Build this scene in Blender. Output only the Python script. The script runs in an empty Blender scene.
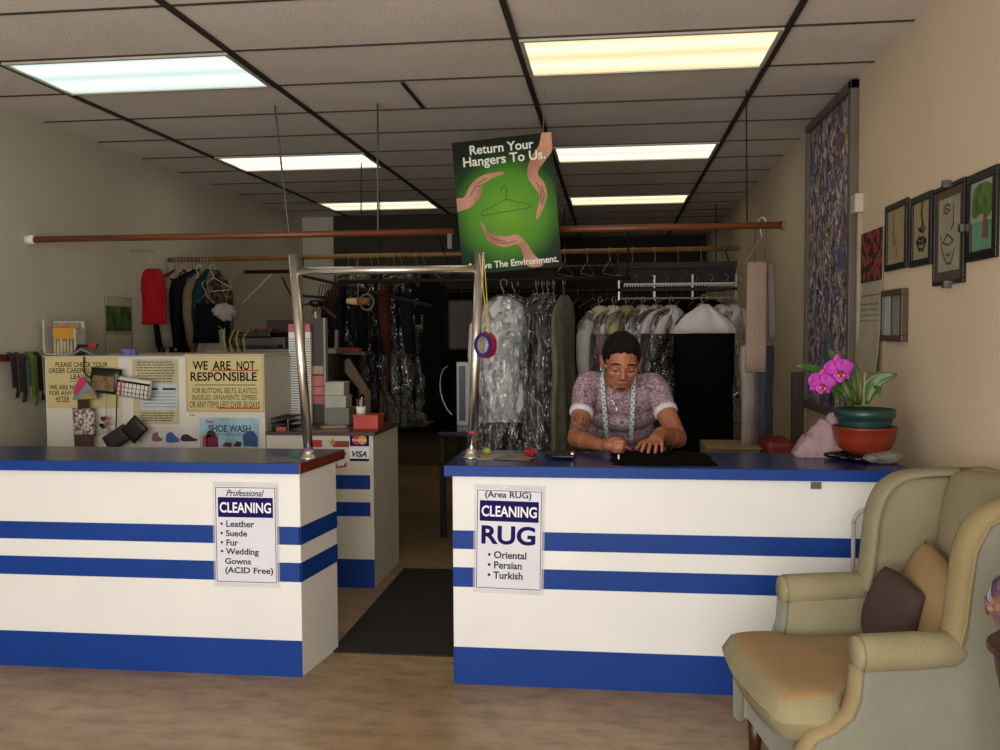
import bpy, bmesh, math, random
from mathutils import Vector, Matrix, noise
R = random.Random(7)
C = bpy.context.scene.collection
PI = math.pi

# ---------------------------------------------------------------- camera model (solved from the ceiling grid)
FOC, YAW, PITCH, ROLL, CH = 911.47, 0.121588, 0.045676, -0.005636, 1.45
HC = CH + 1.35269
def cam_axes():
    cy, sy, cp, sp = math.cos(YAW), math.sin(YAW), math.cos(PITCH), math.sin(PITCH)
    cr, sr = math.cos(ROLL), math.sin(ROLL)
    f = Vector((-sy*cp, cy*cp, -sp)); r = Vector((cy, sy, 0)); u = r.cross(f)
    return r*cr + u*sr, u*cr - r*sr, f
CR, CU, CF = cam_axes()
def unp(u, v, ax, val):
    d = CF + CR*((u-500)/FOC) - CU*((v-375)/FOC)
    if ax == 2: val -= CH
    q = d*(val/d[ax]); q.z += CH
    return q
def Yp(u, v, y): return unp(u, v, 1, y)      # point of the photograph at depth y
def Zp(u, v, z): return unp(u, v, 2, z)
def Xp(u, v, x): return unp(u, v, 0, x)

# ---------------------------------------------------------------- materials
def lin(c):
    if isinstance(c, str):
        c = [int(c[i:i+2], 16)/255 for i in (0, 2, 4)]
        c = [x/12.92 if x <= .04045 else ((x+.055)/1.055)**2.4 for x in c]
    return (c[0], c[1], c[2], 1)
MATS = {}
def mat(name, col, rough=.6, metal=0, var=.12, scale=8, bump=0, bscale=None, alpha=1, emis=None, estr=1, spec=.5, coat=0, sheen=0, stretch=None, col2=None):
    if name in MATS: return MATS[name]
    m = bpy.data.materials.new(name); m.use_nodes = True
    nt = m.node_tree; b = nt.nodes['Principled BSDF']
    b.inputs['Roughness'].default_value = rough; b.inputs['Metallic'].default_value = metal
    b.inputs['Specular IOR Level'].default_value = spec
    b.inputs['Coat Weight'].default_value = coat
    b.inputs['Sheen Weight'].default_value = sheen
    b.inputs['Alpha'].default_value = alpha
    c = lin(col)
    tc = nt.nodes.new('ShaderNodeTexCoord'); mp = nt.nodes.new('ShaderNodeMapping')
    nt.links.new(tc.outputs['Object'], mp.inputs[0])
    if stretch: mp.inputs['Scale'].default_value = stretch
    n = nt.nodes.new('ShaderNodeTexNoise'); n.inputs['Scale'].default_value = scale; n.inputs['Detail'].default_value = 5
    nt.links.new(mp.outputs[0], n.inputs['Vector'])
    r = nt.nodes.new('ShaderNodeValToRGB')
    r.color_ramp.elements[0].position = .3; r.color_ramp.elements[1].position = .7
    c2 = lin(col2) if col2 else tuple(min(1, x*(1+var)) for x in c[:3])+(1,)
    c1 = c if col2 else tuple(x*(1-var) for x in c[:3])+(1,)
    r.color_ramp.elements[0].color = c1; r.color_ramp.elements[1].color = c2
    nt.links.new(n.outputs['Fac'], r.inputs[0]); nt.links.new(r.outputs[0], b.inputs['Base Color'])
    if bump:
        n2 = nt.nodes.new('ShaderNodeTexNoise'); n2.inputs['Scale'].default_value = bscale or scale*6; n2.inputs['Detail'].default_value = 4
        nt.links.new(mp.outputs[0], n2.inputs['Vector'])
        bp = nt.nodes.new('ShaderNodeBump'); bp.inputs['Strength'].default_value = bump; bp.inputs['Distance'].default_value = .02
        nt.links.new(n2.outputs['Fac'], bp.inputs['Height']); nt.links.new(bp.outputs[0], b.inputs['Normal'])
    if emis:
        b.inputs['Emission Color'].default_value = lin(emis); b.inputs['Emission Strength'].default_value = estr
    MATS[name] = m; return m
def nodes_of(m): return m.node_tree.nodes, m.node_tree.links, m.node_tree.nodes['Principled BSDF']

M_white = mat('counter_white', 'dfdedb', .45, var=.03, scale=3)
M_blue = mat('counter_blue', '0a3784', .5, var=.08, scale=4, spec=.25)
M_top = mat('laminate_blue', '0c2a64', .25, var=.06, scale=4, spec=.5)
M_wood = mat('rod_wood', '6b3a1f', .4, scale=3, var=.25, stretch=(1, 12, 12))
M_wood_edge = mat('edge_wood', '6b2a14', .4, scale=4, var=.35, stretch=(10, 1, 10))
M_darkwood = mat('dark_wood', '3a1d10', .35, scale=6, var=.3)
M_chrome = mat('chrome', 'dcd8d2', .24, 1, var=.04)
M_steel = mat('steel', '77736c', .35, 1)
M_black = mat('black_plastic', '0c0c0d', .4)
M_blackcloth = mat('black_cloth', '060607', .9, spec=.08, bump=.3, scale=20)
M_dark = mat('dark_metal', '1c1815', .6, .0, spec=.2)
M_wire = mat('hanger_wire', 'a09a8c', .4, .7)
M_paper = mat('paper', 'dcdad2', .7, var=.03)
M_lilac = mat('sign_paper', 'd3d4dc', .35, var=.02)
M_navy = mat('sign_navy', '150e56', .6, var=.03, spec=.1)
M_ink = mat('ink', '141214', .7, var=.02, spec=.1)
M_red = mat('red_ink', 'b02a24', .5, var=.05)
M_cream = mat('cream_sign', 'c2b37c', .55, var=.05, scale=5)
M_skin = None
def plastic():
    m = bpy.data.materials.new('clear_plastic'); m.use_nodes = True; nt = m.node_tree; nd, lk = nt.nodes, nt.links
    nd.remove(nd['Principled BSDF']); out = nd['Material Output']
    tc = nd.new('ShaderNodeTexCoord'); mp = nd.new('ShaderNodeMapping'); mp.inputs['Scale'].default_value = (1, 1, .4)
    n = nd.new('ShaderNodeTexNoise'); n.inputs['Scale'].default_value = 15; n.inputs['Detail'].default_value = 2.5; n.inputs['Distortion'].default_value = 2.6
    lk.new(tc.outputs['Object'], mp.inputs[0]); lk.new(mp.outputs[0], n.inputs['Vector'])
    bp = nd.new('ShaderNodeBump'); bp.inputs['Strength'].default_value = 1; bp.inputs['Distance'].default_value = .035; lk.new(n.outputs['Fac'], bp.inputs['Height'])
    tr = nd.new('ShaderNodeBsdfTransparent'); tr.inputs[0].default_value = (.96, .97, .97, 1)
    gl = nd.new('ShaderNodeBsdfGlossy'); gl.inputs['Roughness'].default_value = .10; lk.new(bp.outputs[0], gl.inputs['Normal'])
    df = nd.new('ShaderNodeBsdfDiffuse'); df.inputs[0].default_value = (.6, .62, .62, 1)
    fr = nd.new('ShaderNodeFresnel'); fr.inputs[0].default_value = 1.55; lk.new(bp.outputs[0], fr.inputs['Normal'])
    m1 = nd.new('ShaderNodeMixShader'); m1.inputs[0].default_value = .022; lk.new(tr.outputs[0], m1.inputs[1]); lk.new(df.outputs[0], m1.inputs[2])
    mu = nd.new('ShaderNodeMath'); mu.operation = 'MULTIPLY_ADD'; mu.inputs[1].default_value = 1.8; mu.inputs[2].default_value = .03; mu.use_clamp = True; lk.new(fr.outputs[0], mu.inputs[0])
    m2 = nd.new('ShaderNodeMixShader'); lk.new(mu.outputs[0], m2.inputs[0]); lk.new(m1.outputs[0], m2.inputs[1]); lk.new(gl.outputs[0], m2.inputs[2])
    lk.new(m2.outputs[0], out.inputs[0]); return m
M_plastic = plastic()

# ---------------------------------------------------------------- mesh helpers
def new(): return bmesh.new()
def box(bm, c, s, rot=None, bev=0):
    mx = Matrix.Translation(c) @ (rot.to_4x4() if rot else Matrix()) @ Matrix.Diagonal((s[0], s[1], s[2], 1))
    r = bmesh.ops.create_cube(bm, size=1, matrix=mx)
    if bev:
        es = {e for v in r['verts'] for e in v.link_edges}
        bmesh.ops.bevel(bm, geom=list(es), offset=bev, segments=2, affect='EDGES', profile=.5)
    return bm
def mm(bm, x0, x1, y0, y1, z0, z1, bev=0):
    return box(bm, ((x0+x1)/2, (y0+y1)/2, (z0+z1)/2), (x1-x0, y1-y0, z1-z0), None, bev)
def ring(bm, c, a, b, r, n):
    return [bm.verts.new(c + a*(math.cos(2*PI*i/n)*r) + b*(math.sin(2*PI*i/n)*r)) for i in range(n)]
def tube(bm, pts, rad, n=10, cap=True, closed=False):
    pts = [Vector(p) for p in pts]; L = len(pts)
    rs = rad if isinstance(rad, (list, tuple)) else [rad]*L
    prev = None; rings = []; a = None
    for i, p in enumerate(pts):
        if closed: t = pts[(i+1) % L]-pts[i-1]
        else: t = pts[min(i+1, L-1)]-pts[max(i-1, 0)]
        t.normalize()
        if a is None:
            a = t.orthogonal().normalized()
        a = (a - t*a.dot(t)); a = a.normalized() if a.length > 1e-6 else t.orthogonal().normalized()
        rings.append(ring(bm, p, a, t.cross(a), rs[i], n))
    for i in range(L if closed else L-1):
        r0, r1 = rings[i], rings[(i+1) % L]
        for k in range(n): bm.faces.new((r0[k], r0[(k+1) % n], r1[(k+1) % n], r1[k]))
    if cap and not closed:
        bm.faces.new(rings[0][::-1]); bm.faces.new(rings[-1])
    return bm
def sphere(bm, c, r, seg=16, rot=None):
    if not isinstance(r, (tuple, list)): r = (r, r, r)
    mx = Matrix.Translation(c) @ (rot.to_4x4() if rot else Matrix()) @ Matrix.Diagonal((r[0], r[1], r[2], 1))
    return bmesh.ops.create_uvsphere(bm, u_segments=seg, v_segments=max(6, seg//2+2), radius=1, matrix=mx)['verts']
def capsule(bm, p, q, r1, r2, n=12):
    p, q = Vector(p), Vector(q)
    t = (q-p); L = t.length; t.normalize(); a = t.orthogonal().normalized()
    pts = []; rs = []
    for k in range(5):
        th = PI/2*(1-k/4); pts.append(p - t*r1*math.sin(th)); rs.append(max(r1*math.cos(th), 1e-4))
    for k in range(5):
        th = PI/2*(k/4); pts.append(q + t*r2*math.sin(th)); rs.append(max(r2*math.cos(th), 1e-4))
    return tube(bm, pts, rs, n)
def lathe(bm, c, prof, n=28):
    c = Vector(c); rings = []
    for r, z in prof:
        rings.append([bm.verts.new(c+Vector((max(r, 1e-4)*math.cos(2*PI*i/n), max(r, 1e-4)*math.sin(2*PI*i/n), z))) for i in range(n)])
    for a, b in zip(rings, rings[1:]):
        for k in range(n): bm.faces.new((a[k], a[(k+1) % n], b[(k+1) % n], b[k]))
    bm.faces.new(rings[0][::-1]); bm.faces.new(rings[-1]); return bm
def prism(bm, poly, fn, d0, d1):
    """extrude a 2-D polygon between depths d0 and d1; fn(a, b, d) -> point"""
    lo = [bm.verts.new(fn(a, b, d0)) for a, b in poly]; hi = [bm.verts.new(fn(a, b, d1)) for a, b in poly]
    n = len(poly)
    bm.faces.new(lo[::-1]); bm.faces.new(hi)
    for i in range(n): bm.faces.new((lo[i], lo[(i+1) % n], hi[(i+1) % n], hi[i]))
    return bm
def smoothpoly(pts, k=4):
    out = []; n = len(pts)
    for i in range(n):
        p0, p1, p2, p3 = [Vector(pts[(i+j) % n]) for j in (-1, 0, 1, 2)]
        for s in range(k):
            t = s/k
            out.append(tuple(.5*((2*p1)+(-p0+p2)*t+(2*p0-5*p1+4*p2-p3)*t*t+(-p0+3*p1-3*p2+p3)*t**3)))
    return out

def obj(name, bm, m=None, parent=None, smooth=False, bevel=0, sub=0):
    me = bpy.data.meshes.new(name)
    bmesh.ops.recalc_face_normals(bm, faces=bm.faces)
    bm.to_mesh(me); bm.free()
    o = bpy.data.objects.new(name, me); C.objects.link(o)
    if m: me.materials.append(m)
    if smooth:
        for p in me.polygons: p.use_smooth = True
    if bevel:
        b = o.modifiers.new('bevel', 'BEVEL'); b.width = bevel; b.segments = 3; b.limit_method = 'ANGLE'
    if sub:
        s = o.modifiers.new('sub', 'SUBSURF'); s.levels = sub; s.render_levels = sub
    if parent: attach(o, parent)
    return o
def attach(o, p):
    o.parent = p
    w = Matrix.LocRotScale(p.location, p.rotation_euler, None)
    q = p
    while q.parent:
        q = q.parent; w = Matrix.LocRotScale(q.location, q.rotation_euler, None) @ w
    if p.type == 'EMPTY': o.matrix_parent_inverse = w.inverted()
def tag(o, label, cat, group=None, kind=None):
    o['label'] = label; o['category'] = cat
    if group: o['group'] = group
    if kind: o['kind'] = kind
    return o
def thing(name, label, cat, loc=(0, 0, 0), group=None, rz=0):
    o = bpy.data.objects.new(name, None); C.objects.link(o); o.location = loc; o.rotation_euler = (0, 0, rz); o.empty_display_size = .05
    return tag(o, label, cat, group)
def struct(name, bm, m, label, **k):
    o = obj(name, bm, m, **k); o['kind'] = 'structure'; o['label'] = label; o['category'] = name.split('_')[0]
    return o

# frames of reference for flat things: origin, right, up ; normal = right x up
class Fr:
    def __init__(s, o, r=(1, 0, 0), u=(0, 0, 1)):
        s.o = Vector(o); s.r = Vector(r).normalized(); s.u = Vector(u).normalized(); s.n = s.r.cross(s.u)
    def __call__(s, a, b, d=0): return s.o + s.r*a + s.u*b + s.n*d
def fbox(bm, F, a0, a1, b0, b1, d0, d1): return prism(bm, [(a0, b0), (a1, b0), (a1, b1), (a0, b1)], F, d0, d1)
def panel(name, F, a0, a1, b0, b1, d0, d1, m, parent=None, bevel=0): return obj(name, fbox(new(), F, a0, a1, b0, b1, d0, d1), m, parent, bevel=bevel)
def text(s, F, a0, b0, w, h, m, parent, d=.002, bold=0, shear=0, name='lettering', fit=True, serif=False, lines=False):
    cu = bpy.data.curves.new('t', 'FONT'); cu.body = s; cu.size = 1; cu.offset = bold; cu.shear = shear; cu.resolution_u = 5
    to = bpy.data.objects.new('t', cu); C.objects.link(to)
    dg = bpy.context.evaluated_depsgraph_get()
    me = bpy.data.meshes.new_from_object(to.evaluated_get(dg)); C.objects.unlink(to); bpy.data.objects.remove(to)
    if serif:      # little feet on the ends of the upright strokes
        g = bmesh.new(); g.from_mesh(me); bmesh.ops.remove_doubles(g, verts=g.verts, dist=.0005); add = []
        for e in g.edges:
            p, q = e.verts[0].co, e.verts[1].co; L = abs(p.x-q.x)
            if len(e.link_faces) != 1 or abs(p.y-q.y) > .008 or not .05 < L < .17: continue
            y = (p.y+q.y)/2; above = e.link_faces[0].calc_center_median().y > y
            if (above and abs(y) < .02) or (not above and y > .42): add.append((min(p.x, q.x)-.045, max(p.x, q.x)+.045, y, y+.035 if above else y-.035))
        for x0_, x1_, ya_, yb_ in add: g.faces.new([g.verts.new((x, y, .0)) for x, y in ((x0_, min(ya_, yb_)), (x1_, min(ya_, yb_)), (x1_, max(ya_, yb_)), (x0_, max(ya_, yb_)))])
        g.to_mesh(me); g.free()
    xs = [v.co.x for v in me.vertices]; ys = [v.co.y for v in me.vertices]
    if not xs: return
    x0, x1, y0, y1 = min(xs), max(xs), min(ys), max(ys)
    for v in me.vertices:
        a = a0 + (v.co.x-x0)/(x1-x0)*w; b = b0 + (v.co.y-y0)/(y1-y0)*h
        v.co = F(a, b, d)
    me.materials.clear(); me.materials.append(m)
    o = bpy.data.objects.new(name, me); C.objects.link(o); attach(o, parent); return o
def art(name, polys, F, m, parent, d=.002, th=.0006):
    bm = new()
    for p in polys: prism(bm, p, F, d, d+th)
    return obj(name, bm, m, parent)

def stroke(pts, w):
    """2-D polyline -> quads"""
    out = []
    for p, q in zip(pts, pts[1:]):
        p, q = Vector(p), Vector(q); t = q-p
        if t.length < 1e-6: continue
        t.normalize(); n = Vector((-t.y, t.x))*w/2; e = t*w*.3
        out.append([tuple(p-e+n), tuple(p-e-n), tuple(q+e-n), tuple(q+e+n)])
    return out

# ================================================================= ROOM
XL, XR, YF, YB = -3.56, 1.31, -1.3, 13.0
M_ceil = mat('ceiling_tile', 'dad1ca', .9, var=.06, scale=2.5, bump=.15, bscale=60)
M_grid = mat('ceiling_bar', '2c2422', .6)
M_wallL = mat('wall_paint_left', 'bfb8a6', .75, var=.06, scale=1.2)
M_wallR = mat('wall_paint_right', 'cebca2', .75, var=.06, scale=1.2)
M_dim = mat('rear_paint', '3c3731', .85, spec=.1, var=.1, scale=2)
def floor_mat():
    m = mat('concrete_floor', '92795a', .4, var=.1, scale=2, bump=.05, bscale=30, col2='a68f6e')
    nd, lk, b = nodes_of(m)
    tc = nd.new('ShaderNodeTexCoord'); mp = nd.new('ShaderNodeMapping'); mp.inputs['Scale'].default_value = (1, 2.5, 1)
    n = nd.new('ShaderNodeTexNoise'); n.inputs['Scale'].default_value = 6; n.inputs['Detail'].default_value = 10; n.inputs['Roughness'].default_value = .7
    r = nd.new('ShaderNodeValToRGB'); r.color_ramp.elements[0].position = .34; r.color_ramp.elements[1].position = .56
    r.color_ramp.elements[0].color = (.45, .4, .34, 1); r.color_ramp.elements[1].color = (1, 1, 1, 1)
    mx = nd.new('ShaderNodeMix'); mx.data_type = 'RGBA'; mx.blend_type = 'MULTIPLY'; mx.inputs[0].default_value = .7
    src = b.inputs['Base Color'].links[0].from_socket
    lk.new(tc.outputs['Object'], mp.inputs[0]); lk.new(mp.outputs[0], n.inputs['Vector']); lk.new(n.outputs['Fac'], r.inputs[0])
    lk.new(src, mx.inputs[6]); lk.new(r.outputs[0], mx.inputs[7]); lk.new(mx.outputs[2], b.inputs['Base Color'])
    return m
struct('floor', mm(new(), XL-.2, XR+.2, YF-.2, YB+.2, -.15, 0), floor_mat(), 'scuffed tan brown concrete floor')
struct('ceiling', mm(new(), XL-.2, XR+.2, YF-.2, YB+.2, HC, HC+.1), M_ceil, 'suspended ceiling of grey tiles')
struct('wall_left', mm(new(), XL-.15, XL, YF, YB, 0, HC), M_wallL, 'plain beige wall on the left')
struct('wall_right', mm(new(), XR, XR+.15, YF, YB, 0, HC), M_wallR, 'warm beige wall on the right with pictures')
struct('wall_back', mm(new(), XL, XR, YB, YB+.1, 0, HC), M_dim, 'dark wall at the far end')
b = new(); mm(b, XL, XL+.4, YF-.12, YF, 0, HC); mm(b, XR-.4, XR, YF-.12, YF, 0, HC); mm(b, XL+.4, XR-.4, YF-.12, YF, 2.45, HC); mm(b, XL+.4, XR-.4, YF-.12, YF, 0, .25)
struct('wall_front', b, M_wallL, 'shop front wall around the display window')
b = new(); mm(b, XL, XL+.40, 10.3, 10.4, 0, HC)
struct('wall_partition', b, M_wallL, 'pale end of the left wall beside the dark rear bulkhead')
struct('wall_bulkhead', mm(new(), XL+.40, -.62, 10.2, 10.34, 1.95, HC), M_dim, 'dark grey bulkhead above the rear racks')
XS = [-3.0042, -1.8053, -.4369, .7785]; Y0 = 4.221; D = .6096
k = 0
for x in XS:
    k += 1
    struct('trim_%d' % k, mm(new(), x-.014, x+.014, YF, YB, HC-.012, HC), M_grid, 'dark ceiling grid runner')
b = new(); n0 = int((YF-Y0)/D); n = n0
while Y0+n*D < YB:
    y = Y0+n*D; mm(b, XL, XR, y-.006, y+.006, HC-.006, HC); n += 1
mm(b, -1.124, -1.104, 4.86, 5.42, HC-.01, HC)
struct('trim_5', b, M_grid, 'thin cross bars of the ceiling grid')

# fluorescent fixtures
def fixture(i, n, tint, st, label):
    x0, x1 = XS[i], XS[i+1]; y0, y1 = Y0+n*D, Y0+(n+1)*D
    t = thing('ceiling_light', label, 'ceiling light', ((x0+x1)/2, (y0+y1)/2, HC-.02), 'fluorescent ceiling lights')
    b = new(); g = .016
    for a in ((x0+g, x1-g, y0+.01, y0+.03), (x0+g, x1-g, y1-.03, y1-.01), (x0+g, x0+g+.02, y0+.03, y1-.03), (x1-g-.02, x1-g, y0+.03, y1-.03)):
        mm(b, a[0], a[1], a[2], a[3], HC-.016, HC+.002)
    obj('frame', b, mat('fixture_frame', 'b8b2a4', .4), t)
    m = mat('diffuser_%s_%s' % (tint, st), 'efe9d8', .4, emis=tint, estr=st)
    nd, lk, p = nodes_of(m)           # brighter along the tubes behind the prismatic panel
    tc = nd.new('ShaderNodeTexCoord'); sp = nd.new('ShaderNodeSeparateXYZ'); lk.new(tc.outputs['Generated'], sp.inputs[0])
    mt = nd.new('ShaderNodeMath'); mt.operation = 'MULTIPLY_ADD'; mt.inputs[1].default_value = 4*PI; mt.inputs[2].default_value = -PI/2*1
    lk.new(sp.outputs['Y'], mt.inputs[0])
    sn = nd.new('ShaderNodeMath'); sn.operation = 'SINE'; lk.new(mt.outputs[0], sn.inputs[0])
    ma = nd.new('ShaderNodeMath'); ma.operation = 'MULTIPLY_ADD'; ma.inputs[1].default_value = .22*st; ma.inputs[2].default_value = st*.8
    lk.new(sn.outputs[0], ma.inputs[0]); lk.new(ma.outputs[0], p.inputs['Emission Strength'])
    obj('diffuser', mm(new(), x0+g+.02, x1-g-.02, y0+.03, y1-.03, HC-.008, HC+.002), m, t)
fixture(1+1, 0, 'ffeab8', 1.45, 'largest warm yellow fluorescent panel, nearest on the right side')
fixture(2, 4, 'f8f6d8', 1.6, 'second fluorescent panel from the front on the right, behind the poster')
fixture(2, 8, 'fff0c0', 1.5, 'third fluorescent panel from the front on the right')
fixture(2, 12, 'f4f2e0', 1.4, 'farthest thin fluorescent panel just above the wooden rod')
fixture(0, 0, 'd2efee', 1.45, 'largest cool white fluorescent panel, nearest on the left side')
fixture(0, 4, 'fff8e0', 1.7, 'second fluorescent panel from the front on the left')
fixture(0, 8, 'fff2cc', 1.5, 'third and farthest fluorescent panel on the left')

# ================================================================= COUNTERS
def stripes(bm, x0, x1, y):     # blue bands laid on a white front
    for z0, z1 in ((.565, .641), (.407, .488)): mm(bm, x0, x1, y-.003, y+.002, z0, z1)
CT = .912
t = thing('service_counter', 'left white service counter with blue stripes and blue top', 'counter', (-2.4, 3.85, 0))
LX0, LX1, FY, BY = XL+.01, -1.298, 3.67, 4.03
XY = lambda a, b_, d: Vector((a, b_, d))
LXB = -1.252
obj('body', prism(new(), [(LX0, FY), (LX1, FY), (LXB, BY), (LX0, BY)], XY, 0, .868), M_white, t, bevel=.003)
b = new(); stripes(b, LX0, LX1, FY)
for z0, z1 in ((.565, .641), (.407, .488)): prism(b, [(LX1-.004, FY-.003), (LX1+.003, FY-.003), (LXB+.003, BY), (LXB-.004, BY)], XY, z0, z1)
obj('stripe', b, M_blue, t)
obj('kick_band', mm(new(), LX0, LX1, FY-.004, FY+.002, 0, .155), M_blue, t)
obj('worktop', prism(new(), [(LX0, FY-.02), (LX1+.003, FY-.02), (-1.248, 4.13), (LX0, 4.13)], XY, .87, CT), M_top, t, bevel=.002)
obj('front_edging', mm(new(), LX0, LX1+.003, FY-.024, FY-.0195, .868, CT-.001), M_blue, t)
obj('end_edging', prism(new(), [(LX1+.0035, FY-.02), (LX1+.011, FY-.02), (-1.240, 4.13), (-1.2475, 4.13)], XY, .868, CT-.001), M_wood_edge, t)['label'] = 'reddish wooden edging'
t = thing('service_counter', 'right white service counter with blue stripes, where the man leans', 'counter', (.33, 3.85, 0))
RX0, RX1 = -.648, 1.165
obj('body', mm(new(), RX0, RX1, FY, BY, 0, .868), M_white, t, bevel=.003)
b = new(); stripes(b, RX0, RX1, FY); obj('stripe', b, M_blue, t)
obj('kick_band', mm(new(), RX0, RX1, FY-.004, FY+.002, 0, .155), M_blue, t)
obj('worktop', mm(new(), RX0-.03, RX1, FY-.02, 4.15, .87, CT), M_top, t, bevel=.003)
obj('front_edging', mm(new(), RX0-.03, RX1, FY-.024, FY-.0195, .868, CT-.001), M_blue, t)
obj('latch_plate', mm(new(), .775, .815, FY-.006, FY+.001, .835, .862), M_steel, t)

# rubber mat
b = new(); q = [Zp(335, 652, 0), Vector((-.70, 3.98, 0)), Vector((-.70, 5.48, 0)), Vector((-1.30, 5.48, 0))]
q = [(-1.27, 3.97), (-.62, 3.97), (-.62, 5.45), (-1.27, 5.45)]
prism(b, q, lambda a, c, d: Vector((a, c, d)), 0.0, .008)
tag(obj('floor_mat', b, mat('rubber_mat', '1d1a18', .8, bump=.4, scale=40, bscale=200), bevel=.003), 'black rubber mat on the floor in the gap between the counters', 'mat')

# sign sheets on the counters
def price_sign(F, label, lines):
    t = thing('counter_sign', label, 'sign', F.o)
    panel('sleeve', F, -.146, .146, -.224, .226, .001, .0022, mat('sleeve_plastic', 'e4e4e2', .12, alpha=.2, spec=.9, bump=.35, scale=8, bscale=14), t)
    panel('sheet', F, -.136, .136, -.208, .208, .0024, .0034, M_lilac, t)
    b = new()
    for a in ((-.132, .132, .200, .2025), (-.132, .132, -.2025, -.200), (-.132, -.1295, -.2, .2), (.1295, .132, -.2, .2)): fbox(b, F, *a, .0034, .004)
    obj('border', b, M_ink, t)
    panel('title_band', F, -.121, .121, .075, .160, .0034, .0042, M_navy, t)
    for s, a0, b0, w, h, m, bo, sh in lines: text(s, F, a0, b0, w, h, m, t, .0046, bo, sh, serif=m is M_slate)
    text('DRY CLEANING SIGNS', F, .03, -.214, .095, .004, M_ink, t, .0036) if False else None
S1 = Fr(((-1.679-1.391)/2, FY-.003, .6035)); M_signwhite = mat('sign_white', 'e8e8ee', .4, var=.01); M_slate = mat('sign_slate', '2c2c46', .7, var=.02, spec=.1)
price_sign(S1, 'white sign reading Professional CLEANING taped to the left counter', [
    ('Professional', -.085, .165, .17, .028, M_slate, .012, .35), ('CLEANING', -.113, .094, .226, .045, M_signwhite, .02, 0),
    ('• Leather', -.112, .033, .15, .027, M_slate, .02, 0), ('• Suede', -.112, -.007, .118, .027, M_slate, .02, 0),
    ('• Fur', -.112, -.047, .078, .027, M_slate, .02, 0), ('• Wedding', -.112, -.092, .168, .034, M_slate, .02, 0),
    ('Gowns', -.094, -.126, .115, .026, M_slate, .02, 0), ('(ACID Free)', -.094, -.172, .212, .034, M_slate, .02, 0)])
S2 = Fr(((-.55-.277)/2-.002, FY-.003, .607), (1, 0, -.02), (.02, 0, 1))
price_sign(S2, 'white sign reading Area RUG CLEANING taped to the right counter', [
    ('(Area RUG)', -.10, .165, .19, .034, M_slate, .02, 0), ('CLEANING', -.113, .094, .226, .045, M_signwhite, .02, 0),
    ('RUG', -.113, -.02, .222, .078, M_navy, .03, 0), ('• Oriental', -.085, -.078, .16, .030, M_slate, .02, 0),
    ('• Persian', -.085, -.12, .142, .030, M_slate, .02, 0), ('• Turkish', -.085, -.162, .146, .030, M_slate, .02, 0)])

# ---------------------------------------------------------------- chrome gate frame standing on the counters
t = thing('chrome_rail', 'polished chrome rail bridging the two counters on two leaning posts', 'rail', (-1.0, 3.8, CT))
pA, pB = Vector((-1.30, 3.80, CT)), Vector((-.60, 3.88, CT)); qA, qB = Yp(293, 255, 3.80), Yp(480, 252, 3.88)
for p, q in ((pA, qA), (pB, qB)):
    o = obj('post', tube(new(), [p+Vector((0, 0, .004)), q], .0205, 24), M_chrome, t, True)
    attach(obj('flange', lathe(new(), p, [(.038, 0), (.038, .006), (.03, .012), (.024, .03), (.022, .04)]), M_chrome, None, True), o)
    f = p.lerp(q, .12 if q is qB else .04)
    attach(obj('tape_band', tube(new(), [f, f+(q-p).normalized()*.008], .0215, 24), M_red, None, True), o)
    f2 = f+(q-p).normalized()*.008
    attach(obj('tape_band', tube(new(), [f2, f2+(q-p).normalized()*.004], .0213, 24), mat('band_blue', '39539c', .5), None, True), o)
cA, cB = Yp(298, 271, 3.80), Yp(478, 269, 3.88)
obj('crossbar', tube(new(), [cA, cB], .017, 20), M_chrome, t, True)

# ================================================================= REAR LEFT CABINET
CY = 5.02
t = thing('tall_cabinet', 'tall white cabinet covered with notices behind the left counter', 'cabinet', (-2.6, 5.3, 0))
M_cab = mat('cabinet_paint', 'cfcabd', .55, var=.04)
HX0, HX1, HT = -3.325, -1.975, 1.325
obj('body', mm(new(), HX0, HX1, CY, 5.9, 0, HT), M_cab, t, bevel=.004)
obj('top_trim', mm(new(), HX0-.005, HX1+.005, CY-.006, 5.9, HT, HT+.006), mat('trim_cream', 'b9b09a', .6), t)
t = thing('checkout_counter', 'low white checkout counter with payment card stickers and blue stripes', 'counter', (-1.65, 5.3, 0))
VX0, VX1, VT = -1.97, -1.34, .893
obj('body', mm(new(), VX0, VX1, CY, 5.62, 0, VT-.02), M_cab, t, bevel=.003)
obj('worktop', mm(new(), VX0, VX1+.012, CY-.012, 5.63, VT-.018, VT), mat('brown_laminate', '4a3026', .4), t)
b = new()
for v0, v1 in ((475, 489), (502, 516)): mm(b, VX0, VX1-.02, CY-.003, CY+.001, Yp(350, v1, CY).z, Yp(350, v0, CY).z)
obj('stripe', b, M_blue, t)
obj('kick_band', mm(new(), VX0, VX1, CY-.004, CY+.001, 0, .165), M_blue, t)

FC = Fr((0, CY-.001, 0))
def pbox(u0, v0, u1, v1, y=CY):     # photograph box -> extents on the plane y
    p, q = Yp(u0, v1, y), Yp(u1, v0, y)
    return p.x, q.x, p.z, q.z
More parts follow.
